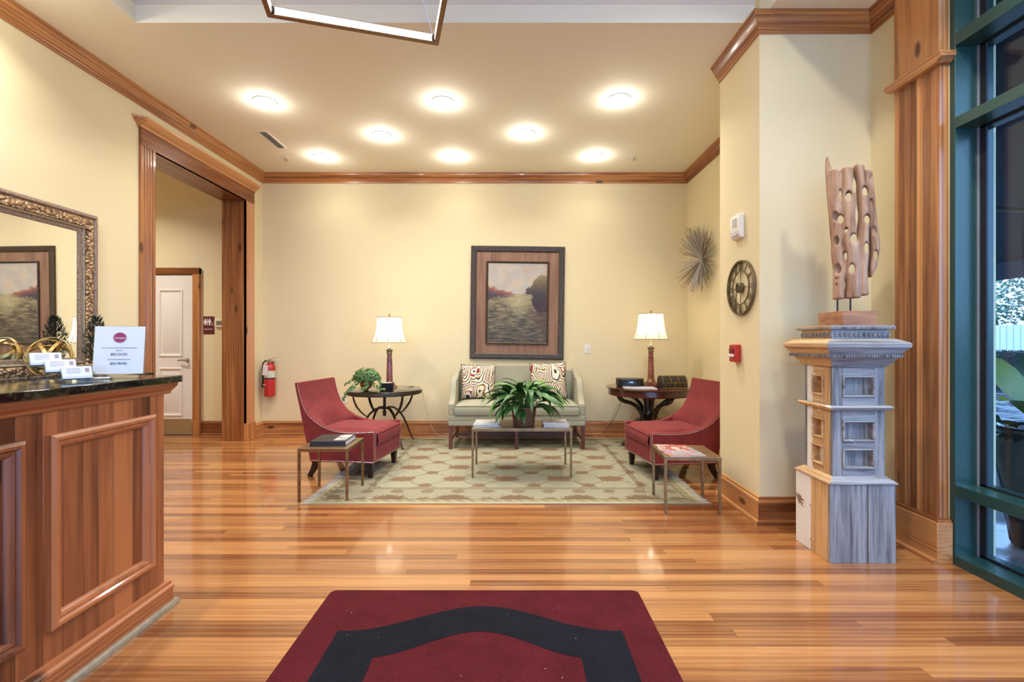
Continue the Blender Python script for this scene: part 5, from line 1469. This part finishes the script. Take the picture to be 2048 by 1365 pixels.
for k in range(430):
    a = ri.uniform(0, 2 * PI); e = math.acos(ri.uniform(-0.15, 1.0)); rr = 0.135 * ri.uniform(0.55, 1.0)
    d = Vector((math.sin(e) * math.cos(a), math.sin(e) * math.sin(a), math.cos(e)))
    p = Vector((0, 0, 0.135)) + Vector((d.x * rr * 1.15, d.y * rr, d.z * rr * 0.95))
    ivyleaf(p, d + Vector((ri.uniform(-.5, .5), ri.uniform(-.9, .1), ri.uniform(-.2, .6))), ri.uniform(0.032, 0.048))
for (pts) in ([(-0.05, -0.02, 0.14), (-0.14, -0.04, 0.12), (-0.19, -0.05, 0.09), (-0.22, -0.06, 0.06)], [(-0.04, -0.06, 0.13), (-0.11, -0.12, 0.08), (-0.155, -0.15, 0.01), (-0.18, -0.165, -0.05), (-0.205, -0.17, -0.10)], [(0.06, 0, 0.14), (0.13, -0.02, 0.13), (0.17, -0.03, 0.09), (0.185, -0.04, 0.06)],
              [(0.02, -0.08, 0.12), (0.05, -0.12, 0.06), (0.02, -0.15, 0.025), (-0.03, -0.17, 0.02)], [(0.08, -0.05, 0.09), (0.15, -0.09, 0.04), (0.20, -0.11, 0.022), (0.235, -0.13, 0.02)], [(-0.06, -0.05, 0.10), (-0.09, -0.13, 0.05), (-0.10, -0.17, 0.025), (-0.14, -0.18, 0.0)]):
    ms_.tube(pts, 0.002, 5)
    P = [Vector(p) for p in pts]
    for a, b in zip(P, P[1:]):
        for q in range(4):
            p = a.lerp(b, q / 4) + Vector((ri.uniform(-.012, .012), ri.uniform(-.012, .0), ri.uniform(0.0, .016)))
            ivyleaf(p, Vector((ri.uniform(-.5, .5), -0.9, ri.uniform(0.1, 1.0))), ri.uniform(0.026, 0.038))
mb.M = Matrix.Identity(4)
mb.build('foliage', m_ivy, t, smooth=False)['kind'] = 'stuff'
ms_.build('vines', m_v, t)

# cypress topiary on the back counter
t = thing('cypress_plant', 'small dark cypress topiary beside the mirror frame', 'plant', (-3.035, 3.434, 0.9618))
m_cyp = leafmat('cypress_needles', (44, 66, 42), (14, 26, 18), 0.7)
MB().taper(0, 0, 0.0, 0.072, 0.075, 0.095).build('pot', plain('cream_pot', (206, 184, 144), 0.6), t, bev=0.003)
MB().tube([(0, 0, 0.07), (0, 0, 0.36)], 0.006, 6).build('trunk', plain('bark', (70, 50, 34), 0.9), t)
mb = MB(); rc = random.Random(3)
for k in range(950):
    z = rc.uniform(0.085, 0.41); rad_ = 0.078 * (1 - ((z - 0.16) / 0.27) ** 2 if z > 0.16 else 0.5 + 0.5 * (z - 0.085) / 0.075) ** 0.8 if z < 0.43 else 0.01
    rad_ = max(0.012, rad_.real if isinstance(rad_, complex) else rad_); a = rc.uniform(0, 6.28); rr = rad_ * rc.uniform(0.3, 1.0)
    p = Vector((rr * math.cos(a), rr * math.sin(a), z)); d = Vector((math.cos(a) * 0.6, math.sin(a) * 0.6, 1.0)).normalized()
    l = rc.uniform(0.018, 0.036); s = d.cross(Vector((rc.uniform(-1, 1), rc.uniform(-1, 1), 0))).normalized() * 0.0032
    mb.add([p - s, p + s, p + d * l], [(0, 1, 2)])
mb.build('foliage', m_cyp, t, smooth=False)['kind'] = 'stuff'

# ================================================================== SMALL THINGS
# gold ring sculpture
t = thing('ring_sculpture', 'gold sculpture of interlocking hoops in front of the mirror', 'sculpture', (-3.03, 3.08, 0.9618))
for k, (ax, rr, rz, ry) in enumerate(((R(80), 0.130, R(8), 0), (R(78), 0.116, R(62), R(10)), (R(35), 0.118, R(20), R(12)), (R(118), 0.112, R(115), R(8)), (R(60), 0.105, R(150), R(-15)))):
    mb = MB(); mb.M = Matrix.Translation((0, 0, 0.1335)) @ Matrix.Rotation(rz, 4, 'Z') @ Matrix.Rotation(ax, 4, 'X') @ Matrix.Rotation(ry, 4, 'Y')
    mb.tube([(rr * math.cos(2 * PI * q / 48), rr * math.sin(2 * PI * q / 48), 0) for q in range(48)], 1.0, closed=True, flat=(0.018, 0.005), up=(0, 0, 1))
    mb.build('hoop', m_gold, t, bev=0.001)

# acrylic sign on the desk
g = G('acrylic', (1, 1, 1, 1), 0.02)
tr = g.n('ShaderNodeBsdfTransparent'); tr.inputs[0].default_value = (0.93, 0.95, 0.96, 1)
gl = g.n('ShaderNodeBsdfGlossy'); gl.inputs['Roughness'].default_value = 0.03
lw = g.n('ShaderNodeLayerWeight'); lw.inputs[0].default_value = 0.35
ms = g.n('ShaderNodeMixShader'); g.nt.links.new(g.m('MULTIPLY', lw.outputs['Facing'], 0.55), ms.inputs[0]); g.nt.links.new(tr.outputs[0], ms.inputs[1]); g.nt.links.new(gl.outputs[0], ms.inputs[2]); g.nt.links.new(ms.outputs[0], g.out.inputs['Surface'])
m_acr = g.mat
m_paper = plain('white_paper', (238, 238, 240), 0.6, var=0.01)
m_ink = plain('grey_ink', (110, 110, 122), 0.7); m_ink2 = plain('dark_ink', (44, 46, 58), 0.7); m_pink = plain('raspberry_ink', (166, 52, 92), 0.6)
t = thing('desk_sign', 'white notice in an acrylic stand on the reception desk, with pink logo and phone numbers', 'sign', (-1.655, 1.975, 1.0436), R(14))
sw_, sh_ = 0.188, 0.222
sp = thing('tmp', '', '') ; bpy.data.objects.remove(sp)
mb = MB(); mb.M = Matrix.Rotation(R(-6), 4, 'X')
mb.box(-sw_ / 2, sw_ / 2, -0.003, 0.003, 0.002, sh_); mb.build('acrylic_sheet', m_acr, t)
MB().box(-sw_ / 2, sw_ / 2, -0.012, 0.065, 0, 0.003).build('acrylic_foot', m_acr, t)
pp = MB(); pp.M = Matrix.Rotation(R(-6), 4, 'X'); pp.box(-sw_ / 2 + 0.003, sw_ / 2 - 0.003, -0.0042, -0.0034, 0.018, sh_ - 0.003); pp = pp.build('paper', m_paper, t)
rot = (R(84), 0, 0)
def sp_loc(x, z): 
    v_ = Matrix.Rotation(R(-6), 4, 'X') @ Vector((x, -0.0046, z)); return v_
mb = MB(); mb.M = Matrix.Translation(sp_loc(0, 0.171)) @ Matrix.Rotation(R(84), 4, 'X'); mb.lathe([(0.0245, 0), (0.0245, 0.0004)], 32, sx=1.0, sy=0.92); mb.build('logo_disc', m_pink, pp)
mb = MB(); mb.M = Matrix.Translation(sp_loc(0, 0.171)) @ Matrix.Rotation(R(84), 4, 'X'); mb.tube([(0.0225 * math.cos(a * PI / 16), 0.0225 * 0.92 * math.sin(a * PI / 16), 0.0004) for a in range(32)], 0.0004, 4, closed=True); mb.build('logo_border', m_paper, pp)
text_part('logo_script', 'Jourgan', 0.0125, m_paper, pp, sp_loc(0.001, 0.170) + Vector((0, -0.0008, 0)), rot, 1.0, 0.35)
text_part('notice_line', 'If No one is at the Front Desk, Please call 850 Reservations', 0.0062, m_ink, pp, sp_loc(0, 0.128), rot, 0.86)
text_part('notice_line', 'please call', 0.0062, m_ink, pp, sp_loc(0, 0.1165), rot, 0.9)
text_part('phone_number', '(850) 524-5292', 0.0150, m_ink2, pp, sp_loc(0, 0.100), rot, 0.66)
text_part('notice_line', 'or the Property Manager, please call', 0.0062, m_ink, pp, sp_loc(0, 0.079), rot, 0.9)
text_part('phone_number', '(850) 598-0436', 0.0150, m_ink2, pp, sp_loc(0, 0.061), rot, 0.66)

# business card holder
t = thing('card_holder', 'clear tiered acrylic business card holder on the reception desk', 'card holder', (-1.715, 1.80, 1.0436), R(56))
MB().box(-0.105, 0.105, -0.045, 0.075, 0, 0.004).build('base', m_acr, t)
tiers = [(-0.040, 0.046, 0.060), (-0.005, 0.013, 0.033), (0.034, -0.020, 0.006)]
for k, (x, y, z) in enumerate(tiers):
    mb = MB()
    for sx in (-1, 1): mb.box(x + sx * 0.049 - 0.001, x + sx * 0.049 + 0.001, y - 0.014, y + 0.016, 0.004, z + 0.03)
    mb.box(x - 0.05, x + 0.05, y - 0.014, y - 0.012, 0.004 if k == 2 else z - 0.002, z + 0.016); mb.box(x - 0.05, x + 0.05, y - 0.014, y + 0.016, z - 0.002, z); mb.box(x - 0.05, x + 0.05, y + 0.015, y + 0.017, 0.004, z + 0.042)
    mb.build('pocket', m_acr, t)
m_card = plain('card_stock', (236, 236, 242), 0.5, var=0.01)
m_cdec = plain('card_print', (170, 150, 160), 0.6)
cardlabels = ['stack of white business cards in the rear top pocket of the holder', 'stack of white business cards in the middle pocket of the holder', 'stack of white business cards in the front bottom pocket of the holder']
for k, (x, y, z) in enumerate(tiers):
    q = Matrix.Rotation(R(56), 4, 'Z') @ Vector((x, y, z))
    s = thing('business_cards', cardlabels[k], 'cards', (-1.715 + q.x, 1.80 + q.y, 1.0437 + q.z), R(56), 'business cards in the holder')
    mb = MB(); mb.M = Matrix.Rotation(R(-24), 4, 'X')
    mb.box(-0.044, 0.044, -0.008, 0.006, 0.003, 0.053); mb.build('cards', m_card, s, bev=0.0005)
    mb = MB(); mb.M = Matrix.Rotation(R(-24), 4, 'X')
    for z_ in (0.043, 0.037, 0.031, 0.025): mb.box(-0.030, 0.010, -0.0084, -0.008, z_, z_ + 0.0016)
    mb.box(0.024, 0.036, -0.0084, -0.008, 0.028, 0.045); mb.build('print', m_cdec, s)
t = thing('pen', 'white pen lying on the reception desk by the notice', 'pen', (-1.700, 1.915, 1.0480), R(24))
MB().tube([(-0.055, 0, 0), (0.05, 0, 0)], 0.0042, 8).build('barrel', m_white, t); MB().tube([(0.05, 0, 0), (0.064, 0, 0)], [0.004, 0.001], 8).build('tip', m_chrome, t)
MB().box(-0.05, -0.01, -0.0015, 0.0015, 0.004, 0.006).build('clip', m_chrome, t)

# magazines
def magmat(name, cols, seed):
    g = G(name, (1, 1, 1, 1), 0.3)
    vv = g.vadd(g.tc(), (seed, seed, 0)); f = g.noise(vv, 11, 3, 0.6, 0.8)
    g.base(g.ramp(f, [(0.28 + 0.44 * i / max(1, len(cols) - 1), C(*c)) for i, c in enumerate(cols)], 'EASE'))
    return g.mat
m_pages = plain('page_edges', (226, 222, 214), 0.8, var=0.1, scale=200)
def magazine(label, loc, rz, w_, d_, h_, mat, group):
    t = thing('magazine', label, 'magazine', loc, rz, group)
    box(-w_ / 2 + 0.001, w_ / 2 - 0.0015, -d_ / 2 + 0.001, d_ / 2 - 0.001, 0.0005, h_ - 0.0006).build('pages', m_pages, t)
    c = MB().box(-w_ / 2, w_ / 2, -d_ / 2, d_ / 2, h_ - 0.0007, h_).build('cover', mat, t)
    box(-w_ / 2, w_ / 2, -d_ / 2, d_ / 2, 0, 0.0006).build('back_cover', mat, t)
    box(-w_ / 2 - 0.0004, -w_ / 2 + 0.0004, -d_ / 2, d_ / 2, 0, h_).build('spine', mat, t)
    return t
mm = [magmat('cover_a', [(60, 60, 66), (220, 214, 206), (150, 140, 130)], 1), magmat('cover_b', [(40, 44, 54), (120, 120, 126), (226, 220, 212)], 2), magmat('cover_c', [(120, 116, 116), (206, 196, 190), (232, 228, 222)], 3),
      magmat('cover_d', [(90, 120, 90), (222, 200, 190), (170, 60, 56), (236, 232, 226)], 4), magmat('cover_e', [(216, 210, 200), (150, 170, 180), (196, 120, 110), (244, 240, 236)], 5)]
CT = RUGZ + 0.4302
gl_ = 'magazines on the coffee table'
magazine('dark magazine at the bottom of the left pile on the coffee table', (-0.222, 4.24, CT), R(4), 0.235, 0.20, 0.011, mm[1], gl_)
magazine('middle magazine of the left pile on the coffee table', (-0.226, 4.245, CT + 0.0112), R(-3), 0.225, 0.20, 0.011, mm[0], gl_)
magazine('pale magazine on top of the left pile on the coffee table', (-0.222, 4.265, CT + 0.0224), R(2), 0.22, 0.19, 0.010, mm[2], gl_)
magazine('dark magazine at the bottom of the right pile on the coffee table', (0.395, 4.235, CT), R(-3), 0.225, 0.21, 0.013, mm[1], gl_)
magazine('grey magazine second in the right pile on the coffee table', (0.390, 4.24, CT + 0.0132), R(4), 0.225, 0.205, 0.012, mm[0], gl_)
magazine('magazine on top of the right pile on the coffee table', (0.385, 4.245, CT + 0.0254), R(-1), 0.215, 0.20, 0.012, mm[2], gl_)
ge_ = 'magazines on the right end table'
magazine('magazine spread at the front edge of the right end table', (1.215, 3.385, 0.3972), R(4), 0.26, 0.25, 0.006, mm[4], ge_)
magazine('colourful magazine on top on the right end table', (1.195, 3.485, 0.4035), R(-6), 0.225, 0.20, 0.006, mm[3], ge_)
t = thing('binder', 'dark grey binder on the left end table', 'binder', (-1.405, 3.705, 0.4003), R(2))
m_bind = plain('charcoal_vinyl', (44, 44, 46), 0.45)
box(-0.135, 0.135, -0.135, 0.135, 0, 0.003).build('back_cover', m_bind, t); box(-0.13, 0.13, -0.13, 0.13, 0.003, 0.034).build('pages', m_pages, t)
box(-0.135, 0.135, -0.138, -0.1305, 0.0, 0.038).build('spine', m_bind, t, bev=0.002)
cv = box(-0.135, 0.135, -0.135, 0.135, 0.034, 0.038).build('front_cover', m_bind, t, bev=0.001)
MB().box(0.03, 0.12, -0.10, 0.11, 0.038, 0.0385).build('cover_sheet', magmat('binder_sheet', [(70, 70, 76), (210, 208, 206), (90, 90, 96)], 9), cv)

# things on the mahogany table
TZ2 = 0.6752
t = thing('radio', 'black tabletop radio on the mahogany table, left of the lamp', 'radio', (1.366, 5.44, TZ2), R(-6))
mb = MB(); mb.prism([(-0.150, 0.10), (0.150, 0.10), (0.155, 0.0), (0.115, -0.085), (0.05, -0.105), (-0.05, -0.105), (-0.115, -0.085), (-0.155, 0.0)], 0.008, 0.092, 'Z'); mb.build('cabinet', m_dark, t, bev=0.008, fix=True)
MB().prism([(-0.14, 0.09), (0.14, 0.09), (0.145, 0.0), (0.10, -0.075), (-0.10, -0.075), (-0.145, 0.0)], 0, 0.009, 'Z').build('foot', m_dark, t)
g = G('display_glow', C(10, 16, 20), 0.2); g.b.inputs['Emission Color'].default_value = (0.5, 0.8, 1.0, 1); g.b.inputs['Emission Strength'].default_value = 1.2
dsp = box(-0.045, 0.045, -0.1075, -0.1045, 0.036, 0.072).build('display', plain('display_glass', (24, 30, 34), 0.15), t)
for x in (-0.014, -0.005, 0.006, 0.014): box(x - 0.0025, x + 0.0025, -0.1082, -0.1075, 0.049, 0.061).build('digit', g.mat, dsp)
box(-0.04, 0.04, -0.1072, -0.104, 0.020, 0.024).build('disc_slot', plain('slot_black', (8, 8, 9), 0.4), t)
magazine('pale folder of papers lying in front of the black radio', (1.42, 5.235, TZ2), R(-4), 0.34, 0.23, 0.007, magmat('folder_cover', [(190, 192, 200), (222, 222, 226), (140, 140, 150)], 12), 'papers on the mahogany table')
t = thing('trunk_box', 'small domed black trunk box with brass studs on the mahogany table', 'box', (1.806, 5.30, TZ2), R(4))
m_trunk = plain('black_leather', (40, 32, 26), 0.4, var=0.3, scale=30, coat=0.2)
TW, TD, TH_ = 0.142, 0.085, 0.062
box(-TW, TW, -TD, TD, 0, TH_).build('body', m_trunk, t, bev=0.003)
lid = [(TD * math.cos(PI * k / 14), TH_ + 0.001 + 0.072 * math.sin(PI * k / 14)) for k in range(15)]
lido = MB().prism(lid, -TW, TW, 'X').build('lid', m_trunk, t, fix=True, ang=50)
for x in (-0.135, -0.048, 0.042, 0.135):
    MB().tube([(x, TD * 1.015 * math.cos(PI * k / 14), TH_ + 0.001 + 0.0735 * math.sin(PI * k / 14)) for k in range(15)], 1.0, flat=(0.003, 0.009), up=(0, 0, 1)).build('brass_band', m_lampbrass, lido)
for z in (0.006, TH_ - 0.004):
    box(-TW - 0.001, TW + 0.001, -TD - 0.0015, -TD, z - 0.005, z + 0.004).build('brass_strip', m_lampbrass, t)
for k in range(5):
    x = -0.11 + k * 0.055
    for z in (0.034,):
        mb = MB(); mb.at((x, -TD - 0.001, z)); mb.box(-0.010, 0.010, -0.001, 0.001, -0.0025, 0.0025); mb.box(-0.0025, 0.0025, -0.001, 0.001, -0.010, 0.010); mb.build('brass_stud', m_lampbrass, t)
box(-0.014, 0.014, -TD - 0.004, -TD, 0.045, 0.075).build('clasp', m_lampbrass, t, bev=0.001)

# things on the iron table
t = thing('planter_box', 'small black octagonal planter box on the round iron table, in front of the lamp', 'box', (-1.395, 5.24, 0.6462))
oc = lambda r_: [(r_ * math.cos(R(22.5 + 45 * k)), r_ * math.sin(R(22.5 + 45 * k)) * 0.75) for k in range(8)]
mb = MB(); a = oc(0.076); b = oc(0.085); c = oc(0.077)
mb.add([(x, y, 0) for x, y in a] + [(x, y, 0.088) for x, y in b] + [(x, y, 0.088) for x, y in c] + [(x, y, 0.07) for x, y in c],
       [tuple(range(8))[::-1]] + [(k, (k + 1) % 8, 8 + (k + 1) % 8, 8 + k) for k in range(8)] + [(8 + k, 8 + (k + 1) % 8, 16 + (k + 1) % 8, 16 + k) for k in range(8)] + [(16 + k, 16 + (k + 1) % 8, 24 + (k + 1) % 8, 24 + k) for k in range(8)] + [tuple(range(24, 32))])
mb.build('body', m_dark, t, fix=True, smooth=False, bev=0.002)
MB().prism(oc(0.070), 0.07, 0.0885, 'Z').build('tissue_top', plain('pale_lid', (196, 190, 178), 0.4), t)

# cords
def cord(name, label, pts, mat, owner):
    P = []
    V_ = [Vector(p) for p in pts]
    for i in range(len(V_) - 1):
        p0, p1, p2, p3 = V_[max(0, i - 1)], V_[i], V_[i + 1], V_[min(len(V_) - 1, i + 2)]
        for k in range(6):
            s = k / 6
            P.append(0.5 * ((2 * p1) + (-p0 + p2) * s + (2 * p0 - 5 * p1 + 4 * p2 - p3) * s * s + (-p0 + 3 * p1 - 3 * p2 + p3) * s ** 3))
    P.append(V_[-1])
    o = MB().tube(P, 0.0028, 6).build(name, mat, owner)
    o.matrix_parent_inverse = (Matrix.Translation(owner.location) @ owner.rotation_euler.to_matrix().to_4x4()).inverted()
    o['label'] = label
cord('power_cord', 'pale cord hanging to the floor', [(-1.26, 5.70, 0.652), (-1.14, 5.86, 0.62), (-1.11, 5.93, 0.45), (-1.05, 5.96, 0.20), (-0.98, 5.955, 0.04), (-0.90, 5.95, 0.004), (-0.70, 5.95, 0.004), (-0.58, 5.955, 0.004)], plain('pale_cord', (206, 190, 150), 0.5), bpy.data.objects['table_lamp'])
cord('power_cord', 'dark cord hanging to the floor', [(1.40, 5.62, 0.680), (1.44, 5.90, 0.66), (1.42, 5.965, 0.55), (1.34, 5.97, 0.30), (1.22, 5.955, 0.12), (1.12, 5.955, 0.01), (0.95, 5.955, 0.004), (0.72, 5.955, 0.004)], plain('dark_cord', (48, 40, 32), 0.5), bpy.data.objects['radio'])

# ================================================================== OUTSIDE
def paving(name, a, b):
    g = G(name, C(*a), 0.35)
    f = g.noise(g.pos(), 1.6, 5, 0.6); f2 = g.noise(g.pos(), 40, 3)
    g.base(g.ramp(g.m('ADD', g.m('MULTIPLY', f, 0.7), g.m('MULTIPLY', f2, 0.3)), [(0.3, C(*b)), (0.7, C(*a))]))
    g.rough(g.ramp(f, [(0.45, (0.12, 0.12, 0.12, 1)), (0.6, (0.6, 0.6, 0.6, 1))]))
    return g.mat
o = box(2.62, 60, -30, 70, -0.10, -0.02).build('ground_outside', paving('wet_paving', (104, 104, 104), (46, 48, 52)), smooth=False)
struct(o, 'wet paved terrace outside the window', 'ground')
t = thing('planter', 'large dark glazed planter with broad leaves outside the window', 'planter', (3.12, 2.76, -0.02))
m_glaze = plain('navy_glaze', (22, 24, 34), 0.12, var=0.2, coat=0.6)
MB().lathe([(0.13, 0), (0.14, 0.02), (0.15, 0.10), (0.19, 0.30), (0.225, 0.50), (0.235, 0.60), (0.215, 0.66), (0.20, 0.675), (0.215, 0.70), (0.20, 0.71), (0.185, 0.69), (0.17, 0.62)], 36).build('pot', m_glaze, t)
m_out = leafmat('broad_leaf', (120, 140, 60), (30, 60, 40), 0.4)
om = [leaf_mesh('leaf', l, w_, u_, d_, m_out) for l, w_, u_, d_ in ((0.50, 0.17, R(70), R(90)), (0.44, 0.16, R(45), R(80)), (0.40, 0.15, R(20), R(40)), (0.60, 0.18, R(85), R(60)))]
ro = random.Random(21)
for k in range(22):
    o = bpy.data.objects.new('leaf', om[k % 4]); COL.objects.link(o); o.parent = t
    a = k * 2.39996; o.location = (0.05 * math.cos(a), 0.05 * math.sin(a), 0.62); s = ro.uniform(0.8, 1.1); o.scale = (s,) * 3; o.rotation_euler = (ro.uniform(-.3, .3), 0, a)
# fence, hedge, tree, awning
t = thing('picket_fence', 'pale board fence across the street beyond the window', 'fence', (15.4, 12.0, -0.02), R(-90))
mb = MB()
for k in range(300):
    x = -30 + k * 0.2; mb.box(x, x + 0.17, -0.02, 0.02, 0.0, 1.72)
mb.build('pickets', plain('fence_white', (214, 214, 210), 0.7), t, smooth=False)['kind'] = 'stuff'
for z in (0.3, 1.4): box(-30, 30, 0.02, 0.07, z, z + 0.09).build('fence_rail', bpy.data.materials['fence_white'], t)
t = thing('clipped_hedge', 'dark clipped hedge in front of the fence outside', 'hedge', (12.4, 12.0, -0.02), R(-90))
mb = MB(); rh = random.Random(4)
mb.box(-24, 24, -0.3, 0.3, 0, 0.95)
hb = mb.build('core', plain('hedge_core', (18, 26, 20), 0.9), t)
mb = MB()
for k in range(9000):
    p = Vector((rh.uniform(-24, 24), rh.choice((-0.31, rh.uniform(-.3, .3))), rh.uniform(0.05, 0.98))); 
    if p.y > -0.3: p.z = 0.96
    d = Vector((rh.uniform(-1, 1), rh.uniform(-1, 0), rh.uniform(-.3, 1))).normalized() * 0.05; s = d.orthogonal().normalized() * 0.02
    mb.add([p - s, p + s, p + d], [(0, 1, 2)])
mb.build('foliage', leafmat('hedge_leaf', (50, 66, 44), (22, 34, 26)), t, smooth=False)['kind'] = 'stuff'
tree0 = t = thing('street_tree', 'leafy tree beyond the fence, seen through the window', 'tree', (17.2, 16.8, -0.02), 0, 'trees beyond the fence')
MB().tube([(0, 0, 0), (0.1, 0, 1.5), (0.0, 0.1, 2.6)], [0.16, 0.12, 0.08], 8).build('trunk', bpy.data.materials['bark'], t)
mb = MB()
for k in range(5200):
    a = rh.uniform(0, 6.28); e = math.acos(rh.uniform(-1, 1)); rr = 2.1 * rh.uniform(0.35, 1) ** 0.5
    p = Vector((rr * math.sin(e) * math.cos(a), rr * math.sin(e) * math.sin(a), 3.0 + 1.55 * rr / 2.1 * math.cos(e) + 0.35 * math.sin(a * 3)))
    d = Vector((rh.uniform(-1, 1), rh.uniform(-1, 1), rh.uniform(-1, 1))).normalized() * 0.15; s = d.orthogonal().normalized() * 0.05
    mb.add([p - s, p + s, p + d], [(0, 1, 2)])
mb.build('crown', leafmat('tree_leaf', (84, 116, 78), (30, 56, 44)), t, smooth=False)['kind'] = 'stuff'
for x, y, s, lab in ((18.5, 9.5, 1.15, 'taller tree beyond the fence, nearer the entrance side'), (17.5, 2.5, 0.95, 'small tree beyond the fence, opposite the entrance'), (18.0, 25.0, 1.1, 'tree beyond the far end of the fence')):
    c = copy_tree(tree0); c.location = (x, y, -0.02); c.rotation_euler = (0, 0, x + y); c.scale = (s, s, s); c['label'] = lab
t = thing('awning', 'dark navy awning with a steel frame outside the far end of the window', 'awning', (4.7, 5.3, 0.0))
m_awn = plain('navy_canvas', (20, 26, 44), 0.8)
MB().prism([(-2.05, 3.3), (2.2, 2.35), (2.2, 2.30), (-2.05, 3.25)], -3.7, 6.0, 'Y').build('canvas', m_awn, t)
box(2.18, 2.2, -3.7, 6.0, 2.06, 2.34).build('valance', m_awn, t)
for y in (-1.0, 2.5, 5.0): MB().tube([(-2.05, y, 2.5), (2.18, y, 2.28)], 0.02, 6).build('arm', m_dark, t)
t = thing('porch_post', 'slim dark post holding the awning outside the window', 'post', (6.78, 8.6, -0.02))
MB().box(-0.05, 0.05, -0.05, 0.05, 0, 2.30).build('shaft', m_dark, t); MB().box(-0.09, 0.09, -0.09, 0.09, 0, 0.03).build('base_plate', m_dark, t)
